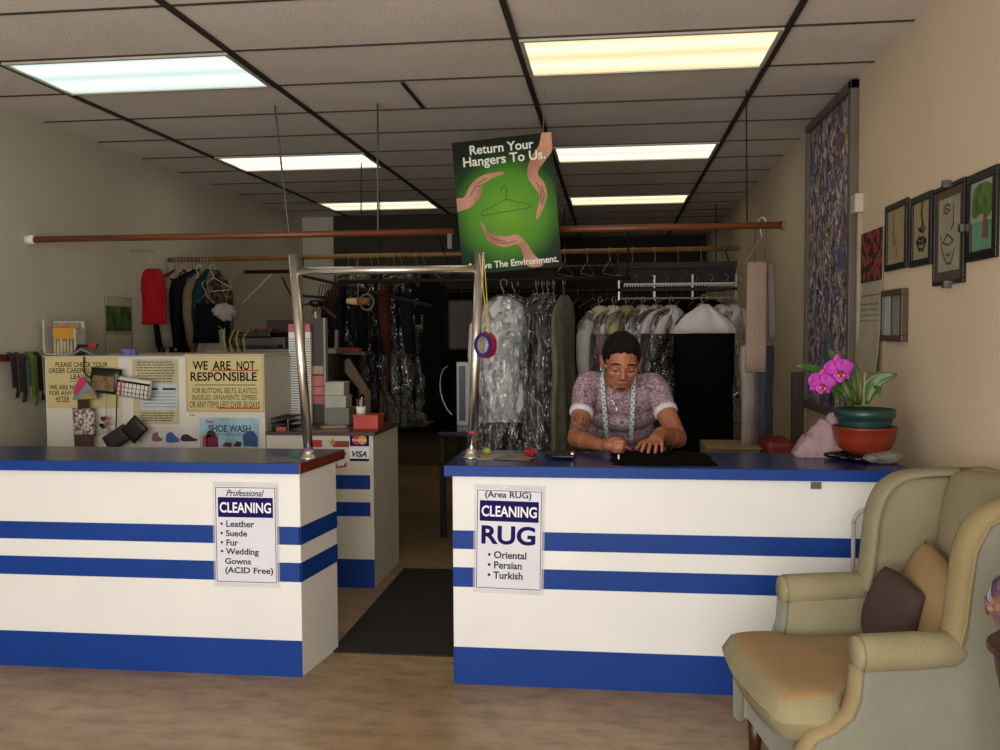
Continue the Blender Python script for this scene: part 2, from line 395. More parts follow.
# payment stickers
a = pbox(350, 434, 369, 446); t = thing('payment_sticker', 'red and yellow circles card sticker above the VISA one', 'sticker', FC(a[0], a[2]))
panel('backing', FC, *a, 0, .001, M_navy, t)
ca, cb = (a[0]+a[1])/2, (a[2]+a[3])/2; rr = .026
circ = lambda x, z, r, n=24: [(x+r*math.cos(2*PI*i/n), z+r*math.sin(2*PI*i/n)) for i in range(n)]
art('disc', [circ(ca-.017, cb, rr)], FC, mat('disc_red', 'c4261e', .5), t, .0012)
art('disc', [circ(ca+.017, cb, rr)], FC, mat('disc_yellow', 'e0962a', .5), t, .0014)
text('MasterCard', FC, ca-.04, cb-.006, .08, .013, M_signwhite, t, .0022, .01)
a = pbox(350, 447, 369, 461); t = thing('payment_sticker', 'white VISA card sticker on the checkout counter', 'sticker', FC(a[0], a[2]))
panel('backing', FC, *a, 0, .001, M_signwhite, t)
panel('bottom_band', FC, a[0], a[1], a[2], a[2]+.014, .001, .0014, M_navy, t)
text('VISA', FC, a[0]+.012, a[2]+.024, a[1]-a[0]-.024, .034, M_navy, t, .0016, .03, .25)
# little stickers beside
a = pbox(311, 440, 322, 447); tag(panel('sticker', FC, *a, 0, .001, M_red), 'small red sticker right of the left chrome post', 'sticker')
a = pbox(333, 441, 349, 447); tag(panel('sticker', FC, *a, 0, .001, mat('brick_red', '8a2f22', .6)), 'red oblong sticker beside the yellow star', 'sticker')
p = Yp(333, 442, CY); star = [(p.x+(.026 if i % 2 == 0 else .011)*math.sin(PI*i/5), p.z+(.026 if i % 2 == 0 else .011)*math.cos(PI*i/5)) for i in range(10)]
tag(art2 := obj('star_sticker', prism(new(), star, FC, .001, .003), mat('star_yellow', 'b58a22', .5)), 'yellow star sticker on the checkout counter', 'sticker')
g = [Yp(u, v, CY) for u, v in [(334, 449), (342, 450), (347, 453), (344, 457), (341, 456), (341, 462), (347, 463), (346, 467), (336, 468), (335, 464), (338, 461), (338, 455), (333, 453)]]
t = thing('doodle_sticker', 'white sticker outlined in red, shaped like a figure, left of the card stickers', 'sticker', g[0])
obj('outline', prism(new(), [(v.x, v.z) for v in g], FC, .0005, .0015), M_red, t)
cc = sum(g, Vector())/len(g)
obj('fill', prism(new(), [(cc.x+(v.x-cc.x)*.7, cc.z+(v.z-cc.z)*.82) for v in g], FC, .0015, .0022), M_paper, t)

# ---------------- notices on the tall cabinet
def notice(u0, v0, u1, v1, m, name, label, d=.0025):
    a = pbox(u0, v0, u1, v1); t = thing(name, label, 'sign', FC(a[0], a[2]))
    panel('board', FC, *a, 0, d, m, t)
    return t, a
def ptext(s, u0, vb, u1, vt, t, m=M_ink, bold=.02, d=.0035, shear=0):
    a = pbox(u0, vt, u1, vb); text(s, FC, a[0], a[2], a[1]-a[0], a[3]-a[2], m, t, d, bold, shear)
t, a = notice(186.5, 354, 264, 412, M_cream, 'notice_sign', 'cream sign reading WE ARE NOT RESPONSIBLE on the tall cabinet')
b = new(); e = .006
for r in ((a[0]+e, a[1]-e, a[3]-e-.003, a[3]-e), (a[0]+e, a[1]-e, a[2]+e, a[2]+e+.003), (a[0]+e, a[0]+e+.003, a[2]+e, a[3]-e), (a[1]-e-.003, a[1]-e, a[2]+e, a[3]-e)): fbox(b, FC, *r, .0025, .003)
obj('border', b, mat('sign_border', '8a7c48', .6), t)
ptext('WE', 193, 370, 208, 361, t); ptext('ARE', 213, 370, 231, 361, t); ptext('NOT', 237, 370, 255, 361, t)
ptext('RESPONSIBLE', 191, 381, 257, 372, t); ptext('FOR BUTTONS, BELTS, ELASTICS,', 193, 394, 258, 388, t, bold=0)
ptext('BUCKLES, ORNAMENTS, ZIPPERS', 193, 400.5, 257, 395, t, bold=0); ptext('OR ANY ITEMS LEFT OVER 30 DAYS', 190, 407.5, 260, 401.5, t, bold=0)
b = new()
for r in ((211, 369.8, 259, 371), (218, 407.6, 260, 408.8)): q = pbox(*r); fbox(b, FC, *q, .0036, .0042)
obj('underline', b, M_red, t); q = pbox(195, 384.6, 256, 385.2); panel('rule', FC, *q, .003, .0036, M_ink, t)
t, a = notice(47.5, 357, 118, 408, M_cream, 'notice_sign', 'cream sign reading PLEASE CHECK YOUR ORDER CAREFULLY, far left of the cabinet')
ptext('PLEASE CHECK YOUR', 56, 367, 108, 362, t, bold=.01); ptext('ORDER CAREFULLY BEFORE', 49, 373, 114, 368, t, bold=.01); ptext('LEAVING', 71, 379, 96, 374, t, bold=.01)
ptext('WE ARE NOT RESPONSIBLE', 50, 389.5, 114, 385, t, bold=.01); ptext('FOR ANY ITEMS', 50, 395, 88, 391, t, bold=.01); ptext('AFTER', 56, 400.5, 70, 396.5, t, bold=.01)
q = pbox(57, 401, 70, 402); panel('underline', FC, *q, .0036, .0042, M_red, t)
q = pbox(69, 380.8, 84, 381.3); panel('rule', FC, *q, .003, .0036, M_ink, t)
t, a = notice(134, 359, 178, 424, mat('poster_cream', 'b5aa86', .6), 'notice_poster', 'pale printed notice with a white table, between the two cream signs')
b = new()
def para(b, u0, v0, u1, v1, n, seed=1):
    rr = random.Random(seed)
    for i in range(n):
        v = v0+(v1-v0)*(i+.2)/n; u = u0+rr.random()*2
        while u < u1-2:
            w = 1.5+rr.random()*4; q = pbox(u, v, min(u+w, u1), v+(v1-v0)/n*.42); fbox(b, FC, *q, .0026, .003); u += w+.8
para(b, 137, 361, 175, 383, 8); obj('upper_print', b, mat('faded_ink', '5d5644', .7), t)
b = new(); para(b, 141, 412, 175, 422, 4, 4); obj('lower_print', b, mat('faded_ink', '5d5644', .7), t)
q = pbox(141, 384, 177, 410); panel('table_sheet', FC, *q, .0026, .0032, mat('bluish_paper', 'b4bcbc', .6), t)
b = new(); q = pbox(148, 388, 158, 390); fbox(b, FC, *q, .0033, .0036); q = pbox(163, 388, 176, 390); fbox(b, FC, *q, .0033, .0036)
for i in range(5): q = pbox(143, 393+i*3.4, 176, 393.3+i*3.4); fbox(b, FC, *q, .0033, .0036)
obj('table_rows', b, M_slate, t)
t, a = notice(150, 427, 198, 447.5, mat('pale_paper', 'c4bfbc', .6), 'shoe_poster', 'pale sheet picturing three pairs of shoes beside the bag poster')
for u0, v0, u1, v1, c in ((153, 432, 163, 441, '7c5a5c'), (167, 432, 180, 442, '3a5c98'), (182, 434, 198, 441, '2a2028')):
    pts = [(u0, v1), (u1-2, v1), (u1, v1-2), (u1-4, v0+4), (u0+5, v0), (u0, v0+2)]
    pts = [(Yp(u, v, CY).x, Yp(u, v, CY).z) for u, v in pts]
    art('shoe_picture', [smoothpoly(pts, 3)], FC, mat('shoe_'+c, c, .6), t, .003)
t, a = notice(200, 418, 259, 447.5, mat('poster_blue', '8fb0bc', .5, var=.25, scale=12), 'shoe_wash_poster', 'light blue poster reading SHOE WASH with bags on it')
ptext('SHOE WASH', 209, 432, 251, 425, t, mat('poster_title', '1c4a72', .5), .03); ptext('WE CLEAN ALL BAGS', 216, 435.5, 244, 433, t, mat('poster_title', '1c4a72', .5), 0)
ptext('New', 206, 423, 214, 419.5, t, mat('pink_ink', 'b0305c', .5), .03)
for pts, c in (([(203, 447), (203, 436), (207, 434), (208, 447)], 'a83a52'), ([(207, 447), (206, 437), (210, 434), (212, 437), (218, 436), (219, 447)], '6c1238'),
               ([(206, 437), (208, 431), (213, 430), (216, 433), (216, 437)], '2a1a26'), ([(244, 446), (243, 436), (247, 431), (254, 431), (258, 437), (258, 447)], '2c4a78'),
               ([(222, 446), (226, 442), (232, 443), (232, 447)], '4a1420'), ([(233, 446), (237, 441), (242, 442), (241, 447)], '3e0c18')):
    art('bag_picture', [[(Yp(u, v, CY).x, Yp(u, v, CY).z) for u, v in pts]], FC, mat('bag_'+c, c, .6), t, .003)
a = pbox(187, 413, 196, 416.5); t = thing('small_tag', 'tiny printed tag below the WE ARE NOT RESPONSIBLE sign', 'tag', FC(a[0], a[2]))
panel('tag_sheet', FC, *a, 0, .001, M_paper, t); b = new(); para(b, 188, 413.3, 195.5, 416.3, 2, 9); obj('print', b, M_ink, t)

# hanging pouches in front of the cabinet
def pillow(bm, F, w, h, th, n=10, pw=.35):
    """a puffed rectangle centred at F's origin"""
    for side in (1, -1):
        g = [[bm.verts.new(F((i/n-.5)*w, (j/n-.5)*h, side*th/2*(max(0, (1-(2*i/n-1)**2)*(1-(2*j/n-1)**2))**pw) + .0001*side)) for j in range(n+1)] for i in range(n+1)]
        for i in range(n):
            for j in range(n):
                f = [g[i][j], g[i+1][j], g[i+1][j+1], g[i][j+1]]; bm.faces.new(f if side > 0 else f[::-1])
    for v in {v for r_ in g for v in r_} if False else []: pass
    bmesh.ops.remove_doubles(bm, verts=bm.verts, dist=.0004)
    return bm
def rotfr(o, ang, r=(1, 0, 0), u=(0, 0, 1)):
    r, u = Vector(r), Vector(u); c, s = math.cos(ang), math.sin(ang)
    return Fr(o, r*c+u*s, u*c-r*s)
def px(m=1): return CY/FOC*m
PY = 4.96
def P2(u, v, y=PY): return Yp(u, v, y)
t = thing('hanging_pouch', 'black framed pouch with a tan picture hanging high on the cabinet', 'pouch', P2(106, 380))
F = rotfr(P2(106, 381), -.08); obj('pouch_body', pillow(new(), F, .19, .15, .05), M_black, t, True)
obj('picture_panel', prism(new(), [(-.07, -.055), (.07, -.055), (.065, .03), (-.065, .03)], F, .022, .028), mat('tan_print', '6c5636', .6, var=.6, scale=40), t)
obj('hook_strap', tube(new(), [P2(84, 357, CY-.01), P2(84, 372), P2(90, 378)], .005), M_darkwood, t)
t = thing('hanging_pouch', 'white and black checked pouch with a red line, hanging tilted', 'pouch', P2(133, 387))
F = rotfr(P2(134, 388, 4.93), -.14); obj('pouch_body', pillow(new(), F, .215, .115, .03), mat('checked', 'c9c4bc', .5), t, True)
b = new()
for i in range(9): fbox(b, F, -.10+i*.024, -.097+i*.024, -.045, .03, .0135, .016)
for j in (-.03, -.005): fbox(b, F, -.1, .1, j, j+.003, .0135, .016)
fbox(b, F, -.1, .1, .024, .036, .0135, .016)
obj('check_lines', b, M_ink, t); obj('red_line', fbox(new(), F, -.077, -.066, -.05, .04, .0138, .0165), M_red, t)
t = thing('hanging_purse', 'small grey and pink purse hanging at the left of the pouches', 'purse', P2(84, 388))
F = rotfr(P2(85, 390, 4.94), .1)
obj('purse_body', prism(new(), [(-.08, -.05), (.075, -.06), (.06, -.01), (.01, .06), (-.02, .065)], F, -.012, .012), mat('grey_satin', '77787a', .4, var=.3, scale=30), t, bevel=.004)
obj('pink_patch', prism(new(), [(-.07, -.01), (-.04, -.015), (.02, .04), (.01, .08), (-.02, .07)], F, .012, .016), mat('pink_patch', 'b02a5a', .5), t)
obj('yellow_trim', prism(new(), [(-.01, -.05), (.06, -.055), (.055, -.03), (-.01, -.028)], F, .012, .016), mat('yellow_trim', 'a8842c', .5), t)
t = thing('chequered_pouch', 'brown and white patterned square pouch hanging above the brown one', 'pouch', P2(84, 422))
F = rotfr(P2(84, 422, 4.95), .02)
m = mat('leaf_print', '5c5048', .6, var=.1)
nd, lk, bs = nodes_of(m); vo = nd.new('ShaderNodeTexVoronoi'); vo.inputs['Scale'].default_value = 55; tc = nd.new('ShaderNodeTexCoord'); lk.new(tc.outputs['Object'], vo.inputs['Vector'])
rp = nd.new('ShaderNodeValToRGB'); rp.color_ramp.elements[0].color = lin('c3bab0'); rp.color_ramp.elements[1].color = lin('6a5146'); rp.color_ramp.elements[0].position = .45; rp.color_ramp.elements[1].position = .6
lk.new(vo.outputs['Distance'], rp.inputs[0]); lk.new(rp.outputs[0], bs.inputs['Base Color'])
obj('pouch_body', pillow(new(), F, .135, .165, .04), m, t, True)
obj('strap', prism(new(), [(-.03, .08), (.03, .08), (.03, .13), (-.03, .13)], F, -.008, .008), M_darkwood, t)
t = thing('brown_pouch', 'small brown pouch hanging lowest on the left, just above the counter', 'pouch', P2(84, 441))
obj('strap', tube(new(), [P2(78, 408, 5.0), P2(80, 436, 4.98)], .003, 6), M_darkwood, t)
F = rotfr(P2(84, 443, 4.96), 0); obj('pouch_body', pillow(new(), F, .12, .10, .05), mat('brown_suede', '4a3322', .8, bump=.3), t, True)
t = thing('key_cluster', 'orange and silver key cluster hanging between the pouches', 'keys', P2(107, 425))
for i in range(9):
    q = P2(101+R.random()*11, 417+R.random()*16, 4.95)
    b = new(); box(b, q, (.028, .006, .02), Matrix.Rotation(R.random()*3, 3, 'Y'), .002); obj('charm', b, mat(['orange_charm', 'silver_charm', 'dark_charm'][i % 3], ['9a5a30', 'a8a49a', '3c2c24'][i % 3], .4), t)
obj('cord', tube(new(), [P2(106, 395), P2(106, 418)], .003), M_wire, t)
t = thing('leather_wallet', 'black leather wallet hanging as a diamond beside the shoe sheet', 'wallet', P2(134, 430))
F = rotfr(P2(134.5, 429.5, 4.93), .78); obj('wallet_body', pillow(new(), F, .125, .115, .022, pw=.15), mat('leather_black', '161214', .45), t, True)
obj('snap', prism(new(), circ(.03, .035, .006, 12), F, .010, .014), M_steel, t)
t = thing('leather_wallet', 'dark grey leather wallet behind and left of the black one', 'wallet', P2(117, 437))
F = rotfr(P2(117, 438, 4.945), .55); obj('wallet_body', pillow(new(), F, .16, .10, .022, pw=.15), mat('leather_grey', '2e2828', .5), t, True)
obj('cord', tube(new(), [P2(117, 396), P2(116, 428)], .004), M_black, t)

# ---------------- things on the tall cabinet
ZT = HT+.006
def stand(u, v, y): q = Yp(u, v, y); return q
t = thing('brochure_rack', 'pale brochure holder with an orange card on the cabinet top at the left', 'brochure holder', (-3.15, 5.35, ZT))
x0, x1 = Yp(48, 340, 5.35).x, Yp(80, 340, 5.35).x; zt = Yp(60, 321, 5.35).z
M_acr = mat('pale_acrylic', 'a8a79a', .3)
obj('back_plate', mm(new(), x0, x1, 5.40, 5.41, ZT, zt), M_acr, t)
b = new(); mm(b, x0-.004, x0+.012, 5.30, 5.40, ZT, zt+.01); mm(b, x1-.01, x1+.004, 5.30, 5.40, ZT, zt-.05); obj('side_plate', b, M_acr, t)
obj('upper_leaflet', mm(new(), x0+.03, x1-.02, 5.38, 5.385, zt-.10, zt-.01), mat('faded_leaflet', '93705c', .5, var=.5, scale=25), t)
obj('orange_card', mm(new(), x0+.04, x1-.02, 5.34, 5.345, ZT+.10, ZT+.17), mat('orange_card', 'c08a2c', .5), t)
b = new()
for i in range(6): mm(b, x0+.045+i*.022, x0+.06+i*.022, 5.338, 5.345, ZT+.01, ZT+.10-.01*(i % 2))
obj('pale_leaflet', b, mat('pale_leaflet', 'b4a27a', .5, var=.3, scale=20), t)
obj('rack_base', mm(new(), x0, x1, 5.30, 5.41, ZT, ZT+.01), M_acr, t)
t = thing('file_tray', 'dark slanted folder with red corner lying on the cabinet top', 'folder', (-2.85, 5.3, ZT))
def pp(lst, y): return [(Yp(u, v, y).x, Yp(u, v, y).z) for u, v in lst]
F0 = Fr((0, 5.3, 0))
def fixz(l): return [(x, max(z, ZT)) for x, z in l]
obj('cover', prism(new(), fixz(pp([(75, 357.5), (79, 344.5), (99, 344), (96, 350), (85, 357.5)], 5.3)), F0, 0, .02), M_black, t)
obj('red_corner', prism(new(), fixz(pp([(90, 344), (99, 344), (97, 349), (91, 348)], 5.3)), F0, .021, .024), M_red, t)
t = thing('open_booklet', 'grey booklet standing open like a tent beside the folder', 'booklet', (-2.75, 5.25, ZT))
F1 = Fr((0, 5.22, 0))
obj('cover', prism(new(), fixz(pp([(80, 357.5), (92, 347.5), (108, 357.5), (104, 357.5), (92, 350), (84, 357.5)], 5.22)), F1, 0, .12), mat('grey_board', '6c6a66', .5), t)
a = Yp(122, 355, 5.15); tag(obj('blue_card', mm(new(), Yp(122, 355, 5.15).x, Yp(136, 355, 5.15).x, 5.14, 5.18, ZT, ZT+.035), mat('blue_card', '3c4a9c', .4, col2='8a78b0', scale=30)), 'small blue and violet packet on the cabinet top', 'packet')
# wall calendar on the left wall
FL = Fr((XL, 0, 0), (0, 1, 0), (0, 0, 1)); FL = Fr((XL+.001, 0, 0), (0, -1, 0), (0, 0, 1)); FL.n = Vector((1, 0, 0)); FL.r = Vector((0, 1, 0))
def lw(u, v): q = Xp(u, v, XL); return q.y, q.z
t = thing('wall_calendar', 'calendar with a green garden picture on the left wall', 'calendar', (XL, 6.0, 1.4))
ya, yb = lw(103, 300)[0], lw(131, 300)[0]; z1, z0, zb = lw(103, 297)[1], lw(103, 331)[1], 1.30
panel('backing', FL, ya, yb, zb, z1+.01, 0, .006, mat('calendar_paper', '9c9682', .6), t)
panel('picture', FL, ya+.02, yb-.02, z0, z1-.06, .006, .009, mat('garden_print', '1c2c16', .5, col2='5c7a3c', scale=14), t)
panel('picture_sky', FL, ya+.02, yb-.02, z1-.06, z1, .006, .009, mat('sky_print', 'a8a68e', .5), t)
panel('date_grid', FL, ya+.03, yb-.03, zb+.02, z0-.03, .006, .009, mat('date_sheet', 'b4ac96', .6), t)
# belts on the left wall
t = thing('belt_rail', 'dark red rail on the left wall holding belts and ties', 'rail', (XL, 5.15, 1.3))
za = Xp(20, 357, XL).z
y0_, y1_ = 4.70, Xp(45, 404, XL).y
obj('bar', mm(new(), XL+.02, XL+.05, y0_, y1_, za-.02, za+.02), mat('red_bar', '5c1a14', .5), t)
obj('bracket', mm(new(), XL, XL+.03, y0_+.1, y0_+.14, za-.03, za+.03), M_dark, t)
obj('bracket', mm(new(), XL, XL+.03, y1_-.06, y1_-.02, za-.03, za+.03), M_dark, t)
for i, (u, vb, col, w, lab, cat) in enumerate([(5, 445, '2a2422', .03, 'dark brown', 'belt'), (12, 450, '3a3230', .04, 'grey', 'belt'), (24, 460, '6f7a2c', .035, 'yellow green', 'tie'), (21, 455, '2f5a5a', .02, 'teal', 'tie'),
                                               (31, 452, '1a1618', .03, 'black', 'belt'), (36, 450, '8a8478', .015, 'silver chain', 'belt'), (42, 480, '2a1838', .035, 'dark purple', 'tie')]):
    y = Xp(u, 404, XL).y; zb = Xp(u, min(vb, 425)+10*(i % 3), XL).z
    b = new(); zb = za-.24-.03*(i % 3) - (.07 if i == 6 else 0)
    pts = [(XL+.075, y-.02, zb+.06), (XL+.066, y-.02, za), (XL+.035, y-.01, za+.03), (XL+.06, y+.02, za), (XL+.065, y+.03, zb+.05), (XL+.07, y+.01, zb)]
    n_ = 12; sp = []
    for j in range(len(pts)-1):
        for s in range(4): sp.append(Vector(pts[j]).lerp(Vector(pts[j+1]), s/4))
    sp.append(Vector(pts[-1]))
    for side in (0,):
        vs = [(b.verts.new(p+Vector((0, -w/2, 0))), b.verts.new(p+Vector((0, w/2, 0))), b.verts.new(p+Vector((.006, w/2, .002))), b.verts.new(p+Vector((.006, -w/2, .002)))) for p in sp]
        for q, r_ in zip(vs, vs[1:]):
            for e in range(4): b.faces.new((q[e], q[(e+1) % 4], r_[(e+1) % 4], r_[e]))
        b.faces.new(vs[0]); b.faces.new(vs[-1][::-1])
    tag(obj('hanging_'+cat, b, mat('strap_'+col, col, .6, var=.3, scale=30), smooth=False), '%s %s looped over the rail on the left wall' % (lab, cat), cat, 'belts and ties on the wall rail')

# ================================================================= RODS
def rod(name, p, q, r, m, label, brackets=()):
    t = thing(name, label, 'clothes rod', p)
    obj('pole', tube(new(), [p, q], r, 14), m, t, True)
    for c in brackets: obj('bracket', c, M_steel, t)
    return t
t = rod('clothes_rod', Vector((XL+.03, 5.234, 2.04)), Vector((-.905, 5.234, 2.04)), .019, M_wood, 'nearest long wooden clothes rod on the left, reaching the left wall')
obj('wall_socket', tube(new(), [(XL, 5.234, 2.04), (XL+.05, 5.234, 2.04)], .03, 14), M_paper, t, True)
obj('end_drop', mm(new(), -.94, -.915, 5.22, 5.25, 1.94, 2.03), M_darkwood, t)
for (u, v, zz) in ((272, 110, 0), (380, 165, 0)):
    x = Yp(u+17 if u == 272 else u-2, 235, 5.234).x
    q = Zp(u, v, HC); q.y = 5.25 if u == 272 else 5.3; q.x = x-.08 if u == 272 else x-.01
    obj('drop_rod', tube(new(), [(x, 5.234, 2.04), q], .006, 8), M_steel, t)
t = rod('clothes_rod', Vector((-.80, 5.234, 2.04)), Vector((.945, 5.234, 2.04)), .019, M_wood, 'nearest wooden clothes rod on the right, passing behind the poster')
obj('end_cap', mm(new(), .935, .955, 5.21, 5.26, 2.015, 2.065), M_wood, t)
for x in (.75,): obj('drop_rod', tube(new(), [(x, 5.234, 2.04), (x, 5.30, HC)], .004, 8), M_dark, t)
t = rod('clothes_rod', Vector((XL+.02, 7.0, 2.055)), Vector((.95, 7.0, 2.075)), .019, mat('rod_worn', '7a5a30', .45, var=.3), 'second wooden clothes rod back, full of hangers at its left end')
for x in (-1.95,): obj('drop_rod', tube(new(), [(x, 7.0, 2.06), (x, 7.05, HC)], .005, 8), M_dark, t)
t = rod('clothes_rod', Vector((XL+.02, 8.55, 2.06)), Vector((.9, 8.55, 2.06)), .019, M_darkwood, 'third clothes rod back, dark and mostly hidden by the chrome rail')
obj('wall_brace', tube(new(), [(XL, 8.5, 1.75), (XL+.3, 8.55, 2.05)], .008, 8), M_paper, t)
for x in (-2.2,): obj('drop_rod', tube(new(), [(x, 8.55, 2.06), (x, 8.6, HC)], .005, 8), M_dark, t)
t = rod('clothes_rod', Vector((-1.75, 5.75, 1.79)), Vector((.12, 5.75, 1.79)), .014, M_dark, 'low dark pipe behind the poster carrying the bagged shirts')
for x in (-1.0, .1): obj('drop_rod', tube(new(), [(x, 5.75, 1.79), (x, 5.26, 2.03)], .004, 8), M_dark, t)
t = rod('clothes_rod', Vector((-2.3, 9.9, 1.9)), Vector((1.2, 9.9, 1.9)), .02, M_dark, 'farthest dark rod full of dark coats')
for x in (-2.2, -.5, 1.1): obj('drop_rod', tube(new(), [(x, 9.9, 1.9), (x, 9.9, 1.95 if x < -.62 else HC)], .006, 8), M_dark, t)
b = new(); tube(b, [Yp(303, 257, 7.0), Yp(303, 276, 6.6)], .006, 8); tube(b, [Yp(303, 276, 6.6), Yp(365, 290, 6.6), Yp(432, 306, 6.6)], .012, 8); tube(b, [Yp(282, 277, 6.6), Yp(291, 296, 6.6)], .008, 8)
tag(obj('diagonal_brace', b, M_dark), 'thin dark diagonal brace running down right behind the chrome rail', 'brace')

# ================================================================= GARMENTS
def loft(bm, levels, n=36, cx=0, seed=0):
    """levels: (z, halfwidth, thick, ripple, xoff)"""
    rings = []
    for z, w, t, rp, xo in levels:
        rg = []
        for i in range(n):
            th = 2*PI*i/n; c, s = math.cos(th), math.sin(th)
            k = 1+rp*math.sin(th*7+seed)+.6*rp*math.sin(th*11+seed*2.3+z*4)
            x = w*math.copysign(abs(c)**.8, c); y = t*math.copysign(abs(s)**.75, s)*k
            rg.append(bm.verts.new((x+xo+cx, y, z)))
        rings.append(rg)
    for a, b in zip(rings, rings[1:]):
        for k in range(n): bm.faces.new((a[k], a[(k+1) % n], b[(k+1) % n], b[k]))
    bm.faces.new(rings[0][::-1]); bm.faces.new(rings[-1]); return bm
def body_levels(w, L, th, flare=1.0, rip=.25, steps=10, neck=.06, sl=.13):
    lv = [(-.005, neck*.7, th*.5, 0, 0), (-.02, neck, th*.7, 0, 0)]
    for i in range(1, 5):
        f = i/4; lv.append((-.02-sl*(f**1.3), neck+(w/2-neck)*(1-(1-f)**1.6), th*(.75+.25*f), .05, 0))
    z0 = -.02-sl
    for i in range(1, steps+1):
        f = i/steps; lv.append((z0+(-L-z0)*f, w/2*(1-.08*math.sin(f*PI))*(1+(flare-1)*f), th*(1+.15*f), rip*f, 0))
    return lv
def crumple(bm, amp, sc, seed):
    for v in bm.verts:
        p = v.co*sc+Vector((seed, seed*1.7, 0)); p.z *= .5
        v.co += Vector((noise.noise(p), noise.noise(p+Vector((9, 0, 0))), noise.noise(p+Vector((0, 9, 0)))*.3))*amp
def hanger_bm(w=.38, m=1):
    b = new()
    hk = [Vector((.022*math.cos(a), 0, -.022+.022*math.sin(a))) for a in [math.radians(x) for x in range(-40, 200, 24)]]
    hk += [Vector((-.012, 0, -.055)), Vector((0, 0, -.07)), Vector((0, 0, -.10))]
    tube(b, hk, .0022, 6)
    tube(b, [(0, 0, -.10), (w/2, 0, -.19), (w/2-.012, 0, -.205), (-w/2+.012, 0, -.205), (-w/2, 0, -.19)], .0024, 6, closed=True)
    return b
def fabric(col, **k):
    return mat('fabric_'+col+k.get('sfx', ''), col, .85, spec=.1, var=.18, scale=14, bump=.25, bscale=60)
def checked(name, c1, c2, sc, kind='stripe'):
    if name in MATS: return MATS[name]
    m = mat(name, c1, .85); nd, lk, bs = nodes_of(m)
    tc = nd.new('ShaderNodeTexCoord')
    w = nd.new('ShaderNodeTexWave' if kind != 'voro' else 'ShaderNodeTexVoronoi'); w.inputs['Scale'].default_value = sc
    if kind == 'band': w.bands_direction = 'Z'
    if kind != 'voro': w.inputs['Distortion'].default_value = 1.0
    rp = nd.new('ShaderNodeValToRGB'); rp.color_ramp.elements[0].position = .45; rp.color_ramp.elements[1].position = .55
    rp.color_ramp.elements[0].color = lin(c1); rp.color_ramp.elements[1].color = lin(c2)
    lk.new(tc.outputs['Object'], w.inputs['Vector']); lk.new(w.outputs[1 if kind != 'voro' else 0], rp.inputs[0]); lk.new(rp.outputs[0], bs.inputs['Base Color'])
    return m
def garment(label, cat, hook, rz, w=.42, L=.75, th=.05, m=None, sleeves=True, bag=None, cape=None, flare=1.0, rip=.25, group=None, kind='shirt', name=None, collar=False, hangw=None, seed=None, drop=.12):
    seed = seed if seed is not None else R.random()*50
    hook = Vector(hook)
    t = thing(name or 'hanging_'+cat, label, cat, hook, group, rz)
    T = Matrix.Translation(hook) @ Matrix.Rotation(rz, 4, 'Z')
    def put(nm, b, mt, sm=True, dz=0):
        b.transform(T @ Matrix.Translation((0, 0, dz))); return obj(nm, b, mt, t, sm)
    put('hanger', hanger_bm(hangw or w*.9), M_wire)
    if kind == 'pants':
        b = new()
        lv = [(-.0, w/2, th, 0, 0), (-.02, w/2, th*1.1, .05, 0)]+[(-L*f/6, w/2*(1+.04*math.sin(f*2)), th*(1-.03*f), .12, .008*math.sin(f+seed)) for f in range(1, 7)]
        loft(b, lv, 28, 0, seed); put('trouser_legs', b, m, dz=-.19)
    elif kind == 'skirt':
        b = new(); lv = [(0, w/2*.8, th*.8, 0, 0)]+[(-L*f/6, w/2*(.8+.2*f/6*flare), th*(1+.1*f), rip*f/6, 0) for f in range(1, 7)]
        loft(b, lv, 32, 0, seed); put('skirt_panel', b, m, dz=-.17)
    else:
        b = new(); loft(b, body_levels(w, L, th, flare, rip), 40, 0, seed); crumple(b, .018, 7, seed); put('garment_body', b, m, dz=-drop+.02)
        if sleeves:
            for s in (-1, 1):
                b = new(); tube(b, [(s*(w/2-.055), -.01, -.10), (s*(w/2-.005), -.012, -.2), (s*(w/2+.012), -.02, -.38), (s*(w/2-.004), -.035, -min(L*.85, .62))], [.045, .052, .045, .036], 14)
                crumple(b, .016, 12, seed+s); put('sleeve', b, m, dz=-drop+.02)
        if collar:
            b = new(); 
            for s in (-1, 1): prism(b, [(0, 0), (s*.045, .01), (s*.055, -.035), (s*.01, -.035)], lambda a, c, d: Vector((a, -th*.75-d, c-.01)), 0, .006)
            put('collar', b, m, False, dz=-drop+.03)
    if cape:
        b = new(); lv = [(.012, .03, .03, 0, 0)]+[(-.015-.17*(f**1.2), .05+(w/2+.015-.05)*(1-(1-f)**1.5), th*1.3+.022, .12, 0) for f in (.12, .3, .5, .75, 1)]
        loft(b, lv, 36, 0, seed+1); crumple(b, .012, 12, seed+2); put('shoulder_cover', b, cape, dz=-drop+.025)
    if bag:
        b = new(); lv = body_levels(w+.05, bag, th+.018, 1.06, .35, 34, neck=.05)
        loft(b, lv, 90, 0, seed+3); crumple(b, .03, 11, seed+4); crumple(b, .022, 27, seed+7); put('plastic_bag', b, M_plastic, dz=-drop+.035)
    return t
M_cape = mat('cape_white', 'cfc8c6', .5, var=.06, scale=10, bump=.3, alpha=.93)
M_wshirt = mat('white_shirt', 'c9cac8', .7, var=.05, bump=.35, scale=9, bscale=18)

